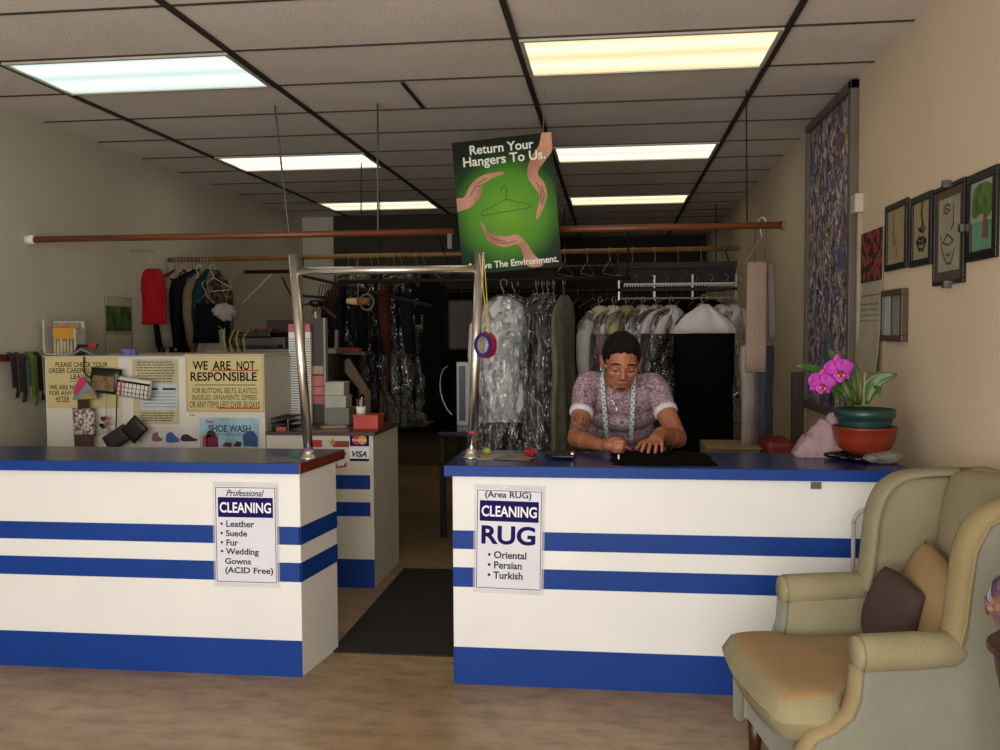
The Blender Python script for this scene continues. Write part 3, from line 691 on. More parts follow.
# group C: bagged shirts behind the gap
RC = 5.75
gC = 'bagged clothes on the dark pipe'
def onrod(u, y): return Yp(u, 285, y).x
garment('white long shirt in clear plastic, the big one right of the chrome post', 'shirt', (Yp(503, 285, 5.7).x, 5.735, 1.79), .22, .34, .80, .05, M_wshirt, True, 1.0, group=gC, drop=.12, rip=.12)
garment('black dress in wrinkled plastic below the white shirt', 'dress', (Yp(514, 285, RC).x, 5.80, 1.79), .5, .40, 1.10, .04, fabric('08080a'), False, 1.18, flare=1.15, group=gC)
for k_, (u, rz, w_, L_, c_, sl_, bg, lab, ct) in enumerate([(537, 1.3, .36, .85, '262a34', False, 1.0, 'dark blue shirt in plastic just right of the white shirt', 'shirt'),
    (543, 1.3, .38, .95, None, False, 1.08, 'maroon and tan coat in plastic beside the dark blue shirt', 'coat'), (548, 1.3, .38, .95, '7a7664', False, 1.08, 'khaki jacket under plastic, right of the maroon coat', 'jacket'),
    (554, 1.3, .40, 1.0, '1c1c1e', False, 1.12, 'black jacket under plastic, left of the long grey coat', 'jacket')]):
    garment(lab, ct, (Yp(u, 285, RC).x, 5.75, 1.79), rz, w_, L_, .022, fabric(c_) if c_ else checked('maroon_tan', '3a1618', '5c5446', 6), sl_, bg, group=gC)
garment('long plain grey green coat hanging left of the man', 'coat', (Yp(564, 285, RC).x, 5.75, 1.79), 1.28, .42, 1.25, .03, fabric('66665a'), False, None, group=gC, flare=1.02, rip=.4)

# group A: crowded clothes at left end of the second rod
gA = 'clothes crowded on the left end of the second rod'
Ay = 7.0
A = [(3.5, 'black', '131013', 1.2, 'black shirt at the wall behind the red blouse', 'shirt', .95, .40),
     (3.465, 'red_black', None, 1.2, 'dark red and black dress hanging low at the left', 'dress', 1.0, .42),
     (3.43, 'grey', '8a8478', 1.2, 'light grey shirt squeezed among the dark clothes', 'shirt', .95, .38),
     (3.39, 'black2', '15151a', 1.15, 'black patterned jacket in the middle of the rod end', 'jacket', .9, .42),
     (3.35, 'bw', None, 1.1, 'black and white chequered dress', 'dress', 1.1, .40),
     (3.31, 'black3', '0e0f14', 1.1, 'black shirt right of the chequered dress', 'shirt', .9, .42),
     (3.27, 'navy', '1a2040', 1.05, 'long navy blue dress', 'dress', 1.1, .42),
     (3.235, 'tan', '6c5e44', 1.1, 'tan striped shirt beside the navy dress', 'shirt', .8, .36),
     (3.2, 'teal', '122a30', 1.3, 'teal and dark blouse', 'blouse', .9, .30),
     (3.17, 'brownprint', None, 1.25, 'brown patterned blouse above the black skirt', 'blouse', .42, .24)]
garment('red blouse at the far left of the crowded clothes', 'blouse', (-3.385, 6.45, 2.05), .3, .17, .42, .03, fabric('8e1418'), False, None, group=gA, hangw=.13)
t = thing('side_hook', 'thin wire hook at the left wall holding the red blouse', 'hook', (-3.5, 6.45, 2.08)); obj('wire', tube(new(), [(XL, 6.45, 2.08), (-3.37, 6.45, 2.075)], .005, 6), M_wire, t)
for i, (x, c, col, rz, lab, cat, L, w) in enumerate(A):
    m = fabric(col) if col else {'red_black': checked('red_black', '120a0c', '6a1016', 14, 'voro'), 'bw': checked('bw', '141416', 'a8a49c', 10, 'band'), 'brownprint': checked('brownprint', '1c1612', '5c4628', 20, 'voro')}[c]
    garment(lab, cat, (-x+.02, Ay-.02*(i % 3), 2.077), rz, w, L, .02, m, cat != 'dress', None, group=gA)
garment('plain black skirt hung in front at the right of the crowded clothes', 'skirt', (-3.06, 6.62, 1.86), .15, .19, .30, .03, fabric('09090b'), kind='skirt', group=gA, flare=1.2)
garment('pale skirt hanging below the black skirt', 'skirt', (-3.05, 6.70, 1.66), .15, .24, .28, .03, fabric('8c8474'), kind='skirt', group=gA, flare=1.2)
hc_ = Yp(225, 312, 6.5)
t = thing('plush_hat', 'fluffy white fur hat at the right of the crowded clothes', 'hat', hc_); b = new()
sphere(b, hc_, (.085, .07, .062), 36)
for v in b.verts:
    n_ = (v.co-hc_).normalized(); v.co += n_*(noise.noise(v.co*30)*.022+noise.noise(v.co*75)*.012)
obj('fur', b, mat('white_fur', 'a49e96', .95, bump=.8, scale=40), t, True)
obj('hanging_wire', tube(new(), [hc_+Vector((0, 0, .05)), Vector((hc_.x-.1, 6.97, 2.05))], .0015, 6), M_wire, t)
for i, (x, c, lab) in enumerate([(-3.33, 'b86a64', 'pink plastic hanger lying on top of the crowded clothes'), (-3.22, 'c4beb0', 'white plastic hanger sticking out over the tan shirt'), (-3.12, 'b8b4a8', 'white plastic hanger sticking out at the right of the rod end')]):
    b = hanger_bm(.26); 
    for v in b.verts: pass
    b.transform(Matrix.Translation((x, Ay-.12, 2.0)) @ Matrix.Rotation(.3*i, 4, 'Z') @ Matrix.Rotation(.5-.3*i, 4, 'Y')); 
    o = obj('plastic_hanger', b, mat('hanger_'+c, c, .4)); s = o.modifiers.new('s', 'SOLIDIFY'); s.thickness = .003; tag(o, lab, 'hanger')
t = thing('ribbon_bundle', 'yellow and black ribbon bundle standing at the right end of the cabinet top', 'ribbon', (-2.4, 5.8, ZT))
for i in range(7):
    p0 = Vector((Yp(226+i*2, 350, 5.7).x, 5.7+.02*i, ZT+.006)); b = new()
    tube(b, [p0, p0+Vector((-.03+.02*R.random(), 0, .07+.03*R.random())), p0+Vector((.05*R.random()-.03, .02, .10+.06*R.random()))], [.006, .006, .003], 6)
    obj('ribbon', b, mat('ribbon%d' % (i % 2), ['8a8430', '161412'][i % 2], .5), t)

# printer & boxes at right of tall cabinet
t = thing('dark_printer', 'dark machine with trays on the shelf behind the tall cabinet', 'printer', (-2.3, 6.3, ZT))
x0, x1 = Yp(235, 340, 6.3).x, Yp(285, 340, 6.3).x; zA = Yp(250, 336, 6.3).z; zB = Yp(250, 349, 6.3).z
obj('case', mm(new(), x0, x1, 6.3, 6.6, zB, zA-.01), mat('machine_grey', '4c4a44', .5), t, bevel=.01)
obj('lid', mm(new(), x0-.03, x1-.1, 6.27, 6.62, zA-.01, zA+.03), M_black, t, bevel=.008)
obj('output_tray', mm(new(), x0, x1-.02, 6.22, 6.32, zB+.01, zB+.03), M_black, t)
t = thing('storage_shelf', 'dark shelf unit behind the tall cabinet carrying the machine', 'shelf', (-2.2, 6.5, 0))
obj('shelf_board', mm(new(), x0-.15, x1+.42, 6.15, 6.75, zB-.03, zB), mat('shelf_edge', '8a806c', .5), t)
for x in (x0-.13, x1+.40):
    obj('leg', mm(new(), x-.015, x+.015, 6.2, 6.7, 0, zB-.03), M_dark, t)
obj('under_board', mm(new(), x0-.13, x1+.40, 6.6, 6.62, .1, zB-.03), mat('grey_board2', '5c564a', .6), t)
t = thing('wooden_box', 'low dark brown box standing behind the printer', 'box', (-2.0, 6.5, zB))
xa, xb = Yp(261, 330, 6.5).x, Yp(291, 330, 6.5).x; zc = Yp(270, 321, 6.5).z
obj('case', mm(new(), xa, xb, 6.62, 6.74, zB, zc), mat('brown_box', '2a1812', .6), t, bevel=.004)
obj('lid_rim', mm(new(), xa-.005, xb+.005, 6.615, 6.745, zc, zc+.01), M_darkwood, t)
b = new()
for i in range(6): box(b, (Yp(252+i*3, 330, 6.4).x, 6.42+.01*i, zA+.043), (.03, .02, .022), Matrix.Rotation(i, 3, 'Z'), .003)
tag(obj('red_trimmings', b, mat('red_thing', '6c1c18', .6)), 'small red trimmings lying on the dark machine', 'trimmings', kind='stuff')

# ---------------- things on the checkout counter
def onvisa(u, v, y): q = Zp(u, v, VT); return q
t = thing('ticket_strips', 'tall white ticket strips with pink tops, behind the left chrome post', 'ticket rack', (-1.85, 5.4, VT))
yy = 5.45; zt = Yp(300, 324, yy).z; 
for u0, u1 in ((289, 299), (305.5, 310.5)):
    x0, x1 = Yp(u0, 360, yy).x, Yp(u1, 360, yy).x
    o = obj('strip', mm(new(), x0, x1, yy, yy+.03, VT, zt-.05), M_paper, t)
    attach(obj('pink_head', mm(new(), x0, x1, yy-.002, yy+.032, zt-.05, zt), mat('pink_paper', 'b4606a', .6)), o)
    b = new(); n = 34
    for i in range(n): z = VT+.02+(zt-.10-VT)*i/n; mm(b, x0+.004, x1-.004, yy-.003, yy, z, z+.005)
    attach(obj('ticket_lines', b, mat('ticket_grey', '55605c', .6)), o)
t = thing('notice_board', 'tall dark board with pink note sheets on its lower half', 'panel', (-1.75, 5.5, VT)); yy = 5.5
x0, x1 = Yp(311, 360, yy).x, Yp(324, 360, yy).x
obj('board', mm(new(), x0, x1, yy, yy+.04, VT, Yp(315, 318, yy).z), mat('panel_brown', '3a332c', .6), t)
for k_, (v0, v1, c) in enumerate(((376, 386, 'b0645a'), (387, 395, 'b8695c'), (396, 404, 'a85c54'), (366, 374, '9a8478'))):
    obj('note_sheet', mm(new(), x0+.003, x1-.004, yy-.004, yy-.001, Yp(315, v1, yy).z, Yp(315, v0, yy).z), mat('note_'+c, c, .6, var=.15, scale=30), t)
obj('edge_strip', mm(new(), x1, x1+.012, yy-.005, yy+.045, VT, Yp(315, 318, yy).z), mat('pale_strip', '8c847c', .5), t)
def crate(u0, v0, u1, v1, y, dep, m, name, label, cat, lidm=None, z0=None):
    x0, x1 = Yp(u0, v1, y).x, Yp(u1, v1, y).x; za = VT if z0 is None else z0; zb = Yp(u0, v0, y).z
    t = thing(name, label, cat, ((x0+x1)/2, y, za))
    obj('box_body', mm(new(), x0, x1, y, y+dep, za, zb-.008), m, t, bevel=.004)
    obj('lid', mm(new(), x0-.003, x1+.003, y-.003, y+dep+.003, zb-.012, zb), lidm or m, t, bevel=.003)
    return t, zb
M_wbox = mat('white_box', 'a8a498', .6)
_, zb = crate(326, 408, 349, 424, 5.42, .14, mat('grey_box', '77766c', .6), 'small_box', 'grey box under the stack of white boxes', 'box')
_, zb2 = crate(325, 396, 346, 408, 5.42, .13, M_wbox, 'small_box', 'lower white box in the stack behind the pen cup', 'box', z0=zb+.001)
crate(325, 382, 344, 396, 5.43, .12, M_wbox, 'small_box', 'top white box in the stack behind the pen cup', 'box', z0=zb2+.001)
t, zo = crate(353, 415, 378, 425, 5.16, .14, mat('orange_plastic', 'b8381c', .4), 'orange_tray', 'orange red plastic tray at the right end of the checkout counter', 'tray')
t = thing('pen_cup', 'white cup full of pens standing on the orange tray', 'cup', Yp(361, 414, 5.2)); c = Vector((Yp(361, 414, 5.22).x, 5.22, zo+.001)); t.location = c
obj('cup', lathe(new(), c, [(.026, 0), (.03, .045), (.026, .045), (.022, .01)]), M_paper, t, True)
for i in range(8):
    a = i*.8; b = new(); tube(b, [c+Vector((.010*math.cos(a), .010*math.sin(a), .015)), c+Vector((.028*math.cos(a), .028*math.sin(a), .085+.02*R.random()))], .0035, 6)
    obj('pen', b, mat('pen%d' % (i % 4), ['1c2a5c', 'a8301c', 'c8c4ba', '141414'][i % 4], .4), t)
tag(obj('silver_tape', lathe(new(), (-1.38, 5.28, VT), [(.03, 0), (.034, .02), (.03, .04), (.012, .04), (.012, .001)]), M_chrome, smooth=True), 'shiny silver roll beside the orange tray', 'tape roll')
def sheet(name, c, w, h, rz, m, label, cat='paper', th=.004):
    b = new(); box(b, (c[0], c[1], c[2]+th/2), (w, h, th), Matrix.Rotation(rz, 3, 'Z')); return tag(obj(name, b, m), label, cat)
sheet('paper_sheet', (-1.62, 5.12, VT), .22, .12, .2, mat('violet_paper', '6a3c54', .3), 'purple glossy sheet at the front of the checkout counter')
sheet('paper_sheet', (-1.83, 5.2, VT), .16, .14, -.3, mat('shiny_sheet', '6c6a60', .25), 'grey glossy sheet right of the left chrome post')
sheet('paper_sheet', (-1.66, 5.3, VT), .14, .10, .5, mat('yellowish', 'a09c70', .4), 'pale yellow sheet below the pink notes', th=.008)
t = thing('wire_tray', 'black wire letter tray on the checkout counter, left of the chrome post', 'tray', (-1.9, 5.15, VT))
x0, x1 = VX0+.01, Yp(291, 430, 5.1).x
for z in (.01, .04, .07): obj('shelf_plate', mm(new(), x0, x1, 5.06, 5.32, VT+z, VT+z+.004), M_dark, t)
for x in (x0+.003, x1-.003): obj('upright', mm(new(), x-.003, x+.003, 5.06, 5.07, VT, VT+.075), M_steel, t)
obj('stapler_red', mm(new(), x0+.04, x0+.10, 5.045, 5.06, VT, VT+.025), mat('orange_lump', 'a0482c', .5), t)
# ---------------- dark clutter behind (sewing corner)
t = thing('wooden_board', 'pale slanted wooden board in the dark corner behind the checkout counter', 'board', (-1.75, 6.4, 0))
F = Fr((0, 6.4, 0)); obj('board', prism(new(), pp([(346, 360), (350, 358), (371, 392), (371, 446), (366, 446), (366, 396), (346, 372)], 6.4), F, 0, .03), mat('tan_board', '7a6a4e', .6, bump=.1), t)
obj('upright', prism(new(), pp([(336, 330), (339, 330), (339, 446), (336, 446)], 6.4), F, 0, .03), mat('tan_board', '7a6a4e', .6), t)
b = new(); q = Yp(338, 352, 6.3); mm(b, q.x-.02, q.x+.20, 6.3, 6.5, q.z-.02, q.z)
tag(obj('wall_shelf', b, M_darkwood), 'small dark shelf above the slanted board', 'shelf')
b = new()
for i in range(4): box(b, q+Vector((.03+.03*i, .08, .012)), (.05, .04, .024), Matrix.Rotation(i, 3, 'Z'), .004)
tag(obj('red_pincushion', b, mat('red_soft', '8e2420', .7)), 'red and pink pincushion on the small dark shelf', 'pincushion')
t = thing('thread_cone', 'cream and brown thread cone lying sideways below the rods', 'thread cone', Yp(357, 302, 6.2))
obj('hanging_wire', tube(new(), [Yp(358, 298, 6.2), Yp(358, 258, 6.98)], .002, 6), M_wire, t)
p0, p1, p2 = Yp(347, 301, 6.2), Yp(358, 301.5, 6.2), Yp(369, 301, 6.2)
obj('cream_thread', tube(new(), [p0, p1], [.020, .026], 14), mat('cream_thread', 'b4a478', .7), t, True)
obj('brown_thread', tube(new(), [p1, p2], [.028, .026], 14), mat('brown_thread', '7a4c20', .7), t, True)
t2 = Yp(366, 302, 6.24); rg = [t2+Vector((.05*math.cos(a*PI/8), .02, .055*math.sin(a*PI/8))) for a in range(16)]
tc_ = thing('cable_coil', 'beige loop of cable behind the thread cone', 'coil', t2); obj('loop', tube(new(), rg, .006, 8, closed=True), mat('coil', '6a6048', .6), tc_, True); obj('hanging_wire', tube(new(), [t2+Vector((0, .02, .055)), Vector((t2.x, 6.98, 2.05))], .002, 6), M_wire, tc_)
t = thing('fan_rack', 'fan of empty wire hangers behind the left chrome post', 'hanger rack', Yp(325, 290, 6.3))
obj('bar', tube(new(), [Yp(303, 296, 6.3), Yp(333, 298, 6.3)], .01, 8), M_dark, t)
for i in range(7): p = Yp(318+i*3, 298, 6.3); q = p+Vector((-.05, .0, -.12)); obj('hanger', tube(new(), [p+Vector((.02, 0, .10)), p, q], .004, 6), M_darkwood, t)
obj('slope_bar', tube(new(), [Yp(318, 303, 6.3), Yp(336, 318, 6.3)], .012, 8), M_darkwood, t)
t = thing('desk_lamp', 'small black lamp with bright tip behind the left chrome post', 'lamp', Yp(316, 315, 6.1))
c = Yp(316, 303, 6.1); sphere(b := new(), c, (.05, .05, .03), 14); obj('shade', b, M_black, t, True)
obj('arm', tube(new(), [c, Yp(302, 305, 6.1), Yp(300, 330, 6.1)], .008, 8), M_dark, t)
obj('bulb', tube(new(), [Yp(315.5, 312, 6.1), Yp(315.5, 324, 6.1)], .008, 8), mat('bulb_white', 'c8c4b8', .2), t)
# dark garments in the gap (group B)
gB = 'dark clothes in the gap between the counters'
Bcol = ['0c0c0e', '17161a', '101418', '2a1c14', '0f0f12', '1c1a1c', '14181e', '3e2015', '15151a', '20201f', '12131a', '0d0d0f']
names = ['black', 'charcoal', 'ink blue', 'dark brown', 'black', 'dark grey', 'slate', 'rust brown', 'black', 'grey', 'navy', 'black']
for i in range(12):
    u = 342+i*7.5; y = [6.7, 7.0, 7.35][i % 3] + .1*(i % 2); y = 7.0 if i % 3 else 8.55
    p = Yp(u, 290, y)
    ordn = ['first', 'second', 'third', 'fourth', 'fifth', 'sixth', 'seventh', 'eighth', 'ninth', 'tenth', 'eleventh', 'twelfth'][i]
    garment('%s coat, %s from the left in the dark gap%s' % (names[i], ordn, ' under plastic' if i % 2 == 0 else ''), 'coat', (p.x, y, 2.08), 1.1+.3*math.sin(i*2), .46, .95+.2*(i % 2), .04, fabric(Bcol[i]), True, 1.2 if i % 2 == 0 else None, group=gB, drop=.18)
# far rack
gF = 'coats on the farthest rod'
for i in range(22):
    x = -2.25+i*.158
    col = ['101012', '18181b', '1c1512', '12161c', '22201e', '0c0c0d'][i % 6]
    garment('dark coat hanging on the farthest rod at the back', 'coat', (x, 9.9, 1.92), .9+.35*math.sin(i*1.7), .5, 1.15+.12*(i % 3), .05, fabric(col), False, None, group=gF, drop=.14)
b = new(); mm(b, -1.4, -.55, 7.9, 8.3, 0, .85); 
t = thing('pressing_table', 'dark blue pressing table in the gap behind the chrome post', 'table', (-.8, 6.6, 0))
obj('table_top', mm(new(), -1.22, -.62, 6.3, 7.1, .72, .76), mat('gloss_navy', '0e1830', .15), t, bevel=.01)
for x, y in ((-1.19, 6.35), (-.65, 6.35), (-1.19, 7.05), (-.65, 7.05)): obj('leg', mm(new(), x-.02, x+.02, y-.02, y+.02, 0, .72), M_dark, t)
b.free()
t = thing('press_machine', 'white and black press machine panel left of the right chrome post', 'machine', (-.85, 6.7, .76))
x0, x1 = Yp(450, 400, 6.7).x, Yp(472, 400, 6.7).x
obj('white_panel', mm(new(), x0+.05, x1, 6.7, 6.85, .76, Yp(460, 362, 6.7).z), mat('panel_white', 'a8a6a8', .4), t, bevel=.006)
obj('black_panel', mm(new(), x0+.07, x1-.05, 6.69, 6.70, .80, Yp(460, 366, 6.7).z), M_black, t)
obj('brown_cover', mm(new(), x0-.02, x1+.02, 6.75, 6.95, Yp(460, 350, 6.75).z, Yp(460, 300, 6.75).z), mat('card_brown', '32241a', .7), t, bevel=.02)
obj('hose', tube(new(), [Yp(u, v, 6.68) for u, v in ((452, 415), (447, 409), (443, 401), (440.5, 392), (440, 383), (441, 375), (443.5, 369), (448, 366))], .005, 8), M_wire, t)

# group D: right rack
gD = 'bagged garments on the right rail'
t = thing('garment_conveyor', 'dark overhead rail with a white toothed strip, above the black garments', 'garment rail', (.44, 6.45, 1.8))
x0, x1 = Yp(618, 280, 6.45).x, Yp(737, 280, 6.45).x
for nm, v0, v1, m, y0_, y1_ in (('upper_plate', 262, 268, mat('plate_grey', '2c2824', .7, spec=.2), 6.44, 6.48), ('lower_plate', 268, 283, M_dark, 6.5, 6.54), ('side_rail', 288, 291, M_dark, 6.42, 6.46)):
    obj(nm, mm(new(), x0, x1, y0_, y1_, Yp(680, v1, 6.45).z, Yp(680, v0, 6.45).z), m, t)
zs = Yp(680, 285, 6.43).z; b = new(); mm(b, x0+.04, x1-.02, 6.40, 6.415, zs, zs+.014)
for i in range(40): x = x0+.04+(x1-x0-.06)*i/40; mm(b, x, x+.008, 6.395, 6.40, zs-.012, zs+.014)
obj('toothed_strip', b, mat('tooth_white', '9c948a', .4), t)
b = new(); tube(b, [Vector((x0+.02, 6.42, zs-.09)), Vector((x1-.05, 6.42, zs-.09))], .006, 8); obj('carrier_wire', b, M_wire, t)
for f in (.0, .3, .62, .98):
    x = x0+(x1-x0)*f; obj('hanger_post', mm(new(), x, x+.012, 6.42, 6.43, zs-.10, zs+.07), M_steel, t)
for f in (.0, .98):
    x = x0+(x1-x0)*f; obj('stud', tube(new(), [(x, 6.5, zs+.05), (x, 6.98, 2.06)], .006, 6), M_dark, t)
for i in range(9):
    x = x0+(x1-x0)*(i/8)+.01; obj('clip', tube(new(), [(x, 6.41, zs+.08), (x+.03, 6.39, zs+.05), (x+.01, 6.39, zs+.02)], .004, 6), M_steel, t)
zr = zs-.09+.006
def D(u, y, rz, w, L, m, label, cat, bag=None, cape=M_cape, **k):
    x = Yp(u, 300, y).x
    return garment(label, cat, (x, y, zr+.01), rz, w, L, .032, m, k.pop('sl', True), bag, cape, group=gD, drop=.10, **k)
D(600, 6.50, 1.0, .46, 1.0, M_wshirt, 'pale bagged shirt at the left end of the right rail', 'shirt', 1.15, mat('cape_cream', 'b9b59c', .5, bump=.3))
D(614, 6.47, 1.0, .42, .95, mat('redwhite', 'a8a49c', .6, col2='9c3c3c', scale=9), 'red and white patterned shirt above the man in plastic', 'shirt', 1.05, M_cape, sl=False)
D(627, 6.46, 1.0, .46, 1.0, fabric('3a3c3a'), 'grey jacket with cream shoulder cover behind the man', 'jacket', 1.1, mat('cape_cream2', 'a89c70', .5, bump=.3), sl=False)
D(643, 6.46, .95, .46, .95, fabric('24262a'), 'dark slate jacket with wide white shoulder cover', 'jacket', 1.12, sl=False)
D(657, 6.46, .95, .46, .92, fabric('4c4a46'), 'grey brown jacket with white shoulder cover, middle of the rail', 'jacket', 1.05, sl=False)
D(671, 6.44, .9, .42, 1.0, fabric('1a1a1c'), 'charcoal dress with narrow white cover beside the big black one', 'dress', 1.08, sl=False)
D(704, 6.30, .05, .42, 1.06, fabric('050506'), 'large plain black garment with the widest white shoulder cover', 'coat', None, sl=False)
D(722, 6.46, .7, .46, 1.04, fabric('060608'), 'black garment in shiny plastic right of the large black one', 'coat', 1.12, sl=False)
D(735, 6.52, 1.0, .46, 1.04, fabric('0a0a0b'), 'black garment at the right end of the rail', 'coat', 1.1, sl=False)
# trousers at right end of nearest rod
gP = 'trousers at the right end of the nearest rod'
hx = Yp(762, 226, 5.234).x
t = thing('hanging_trousers', 'light taupe trousers on a wire hanger at the right end of the nearest rod', 'trousers', (hx, 5.234, 2.06))
b = new(); hk = [(hx+.02*math.cos(a), 5.234, 2.065+.02*math.sin(a)) for a in [math.radians(x) for x in range(-30, 200, 25)]]; hk += [(hx-.008, 5.234, 2.02), (hx, 5.234, 1.98)]
tube(b, hk, .0025, 6); tube(b, [(hx, 5.234, 1.98), Yp(745, 263, 5.22), Yp(771, 262, 5.28)], .0025, 6, closed=True); obj('hanger', b, M_wire, t)
M_taupe = mat('taupe_cloth', '8a786a', .85, var=.1, bump=.2, scale=12)
def drape(u0, u1, v0, v1, y, th, seed, du=0):
    b = new(); n = 30; lv = []
    for i in range(9):
        f = i/8; v = v0+(v1-v0)*f; a, c = Yp(u0+du*f, v, y), Yp(u1+du*f*.3, v, y); lv.append((a.z, (c.x-a.x)/2, th, .15*f, (a.x+c.x)/2))
    loft(b, lv, n, 0, seed); b.transform(Matrix.Translation((0, y, 0))); return b
obj('front_leg', drape(747, 767, 262, 372, 5.22, .016, 1, -2), M_taupe, t, True)
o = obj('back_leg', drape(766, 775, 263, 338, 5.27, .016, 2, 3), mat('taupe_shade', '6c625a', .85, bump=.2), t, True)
for u_, y_, lab, mt_, w_ in ((753, 5.32, 'light trousers hanging low behind the taupe trousers', mat('pale_cloth', '8c8078', .85, bump=.2), .20), (763, 5.36, 'grey blue trousers hanging low beside the right wall', fabric('4a4c54'), .18)):
    x = Yp(u_, 300, y_).x
    t = garment(lab, 'trousers', (x, y_, 1.56), .9, w_, .60, .04, mt_, kind='pants', group=gP)
    obj('hanging_cord', tube(new(), [(x, y_, 1.555), (x, 5.25, 2.055)], .0012, 6), M_dark, t)
# empty wire hangers on rods
gH = 'empty wire hangers on the rods'
for i in range(8):
    x = -.35+.17*i; b = hanger_bm(.36); b.transform(Matrix.Translation((x, 7.0, 2.095)) @ Matrix.Rotation(1.3+.1*math.sin(i*3), 4, 'Z'))
    tag(obj('wire_hanger', b, M_wire), 'empty wire hanger on the second rod, right of the poster', 'hanger', gH)
# low boxes behind right counter
t = thing('cardboard_box', 'open cardboard box behind the counter, right of the man', 'box', (.75, 5.2, .5))
x0, x1 = Yp(705, 448, 5.2).x, Yp(768, 448, 5.2).x
z_ = Yp(735, 446, 5.2).z
obj('box_body', mm(new(), x0, x1, 5.2, 5.5, .45, z_), mat('card', '8a7450', .7), t, bevel=.004)
obj('flap', mm(new(), x0, x1, 5.14, 5.2, z_-.012, z_-.002), mat('card', '8a7450', .7), t)
obj('stand', mm(new(), x0+.02, x1-.02, 5.22, 5.48, 0, .45), M_dark, t)
t = thing('red_stool', 'red padded seat behind the counter left of the pink cloth', 'stool', (.9, 5.0, 0))
x0, x1 = Yp(766, 446, 5.0).x, Yp(796, 446, 5.0).x; z_ = Yp(780, 441, 5.0).z
obj('seat', mm(new(), x0, x1, 5.0, 5.3, z_-.12, z_), mat('red_vinyl', '6c0e10', .5), t, bevel=.03)
for x, y in ((x0+.03, 5.03), (x1-.03, 5.03), (x0+.03, 5.27), (x1-.03, 5.27)): obj('leg', mm(new(), x-.012, x+.012, y-.012, y+.012, 0, z_-.12), M_dark, t)

# ================================================================= POSTER
pc = [Yp(452, 146, 5.05), Yp(551, 129, 5.05), Yp(562, 266, 5.05), Yp(463, 275, 5.05)]   # TL TR BR BL
PW = ((pc[1]-pc[0]).length+(pc[2]-pc[3]).length)/2; PH = ((pc[3]-pc[0]).length+(pc[2]-pc[1]).length)/2
up = ((pc[0]-pc[3])+(pc[1]-pc[2])).normalized(); rt = ((pc[1]-pc[0])+(pc[2]-pc[3])); rt = (rt-up*rt.dot(up)).normalized()
FP = Fr(pc[3]*.25+pc[0]*.25+pc[1]*.25+pc[2]*.25 - rt*PW/2 - up*PH/2, rt, up)
t = thing('hanging_poster', 'green poster reading Return Your Hangers To Us, hung from the ceiling', 'poster', FP(PW/2, 0))
def pmat():
    m = mat('poster_green', '143018', .5, spec=.12); nd, lk, bs = nodes_of(m)
    geo = nd.new('ShaderNodeTexCoord'); vm = nd.new('ShaderNodeVectorMath'); vm.operation = 'DISTANCE'; vm.inputs[1].default_value = FP(PW*.50, PH*.44)
    lk.new(geo.outputs['Object'], vm.inputs[0]); rp = nd.new('ShaderNodeValToRGB'); mr = nd.new('ShaderNodeMath'); mr.operation = 'DIVIDE'; mr.inputs[1].default_value = .40
    lk.new(vm.outputs['Value'], mr.inputs[0]); lk.new(mr.outputs[0], rp.inputs[0])
    e = rp.color_ramp.elements; e[0].position = .0; e[0].color = lin('6ea22c'); e[1].position = 1; e[1].color = lin('0c140e')
    x = e.new(.5); x.color = lin('4c8a22'); x = e.new(.78); x.color = lin('16361a')
    lk.new(rp.outputs[0], bs.inputs['Base Color']); return m
panel('print', FP, 0, PW, 0, PH, 0, .003, pmat(), t)
Mw = mat('poster_letters', 'd8d8cc', .4, var=.02); Mh = mat('hand_print', 'c08a6c', .5, var=.25, scale=9, col2='8e563c')
def q2(u, v):      # zoomed crop coordinates (430..620 x 110..300 at 3.947) -> poster plane
    U, V = 430+u/3.947, 110+v/3.947
    d = CF + CR*((U-500)/FOC) - CU*((V-375)/FOC); o = FP.o-Vector((0, 0, CH)); k_ = o.dot(FP.n)/d.dot(FP.n); p = d*k_-o
    return p.dot(FP.r), p.dot(FP.u)
def ptx(s, u0, v0, u1, v1, m, bold):      # baseline-left to right, height in v
    a = q2(u0, v0); c = q2(u1, v1); text(s, FP, a[0], a[1], c[0]-a[0], c[1]-a[1], m, t, .005, bold)
def pft(st, x0, y0, x1, h, b): text(st, FP, x0*PW, y0*PH, (x1-x0)*PW, h*PH, Mw, t, .005, b)
pft('Return Your', .175, .893, .815, .070, .018)
pft('Hangers To Us.', .10, .785, .925, .094, .018)
pft('& Save The Environment.', .06, .032, .97, .052, .018)
hands = [[(104, 352), (135, 345), (165, 290), (215, 255), (285, 244), (290, 255), (255, 266), (222, 285), (205, 300), (200, 340), (160, 385), (118, 400), (106, 400)],
         [(445, 74), (480, 74), (486, 150), (455, 200), (425, 248), (450, 285), (462, 330), (455, 370), (430, 425), (418, 428), (425, 385), (432, 340), (400, 290), (384, 258), (395, 195), (430, 140)],
         [(200, 448), (210, 450), (228, 478), (255, 492), (300, 498), (340, 492), (362, 502), (385, 530), (410, 570), (442, 600), (440, 616), (385, 616), (360, 550), (340, 530), (300, 542), (258, 532), (225, 510)]]
clampP = lambda L: [(min(PW, max(0, a)), min(PH, max(0, c_))) for a, c_ in L]
for h in hands: art('hand_picture', [clampP(smoothpoly([q2(*p) for p in h], 3))], FP, Mh, t, .0035)
Md = mat('hand_lines', '5a2e20', .6)
fl = [[(205, 300), (180, 300), (160, 340)], [(222, 270), (190, 290)], [(300, 520), (260, 512), (235, 500)], [(340, 515), (300, 528), (262, 522)], [(440, 300), (452, 335), (440, 370)], [(420, 285), (440, 320), (436, 350)]]
art('hand_crease', [s for l in fl for s in stroke([q2(*p) for p in l], .004)], FP, Md, t, .0045)
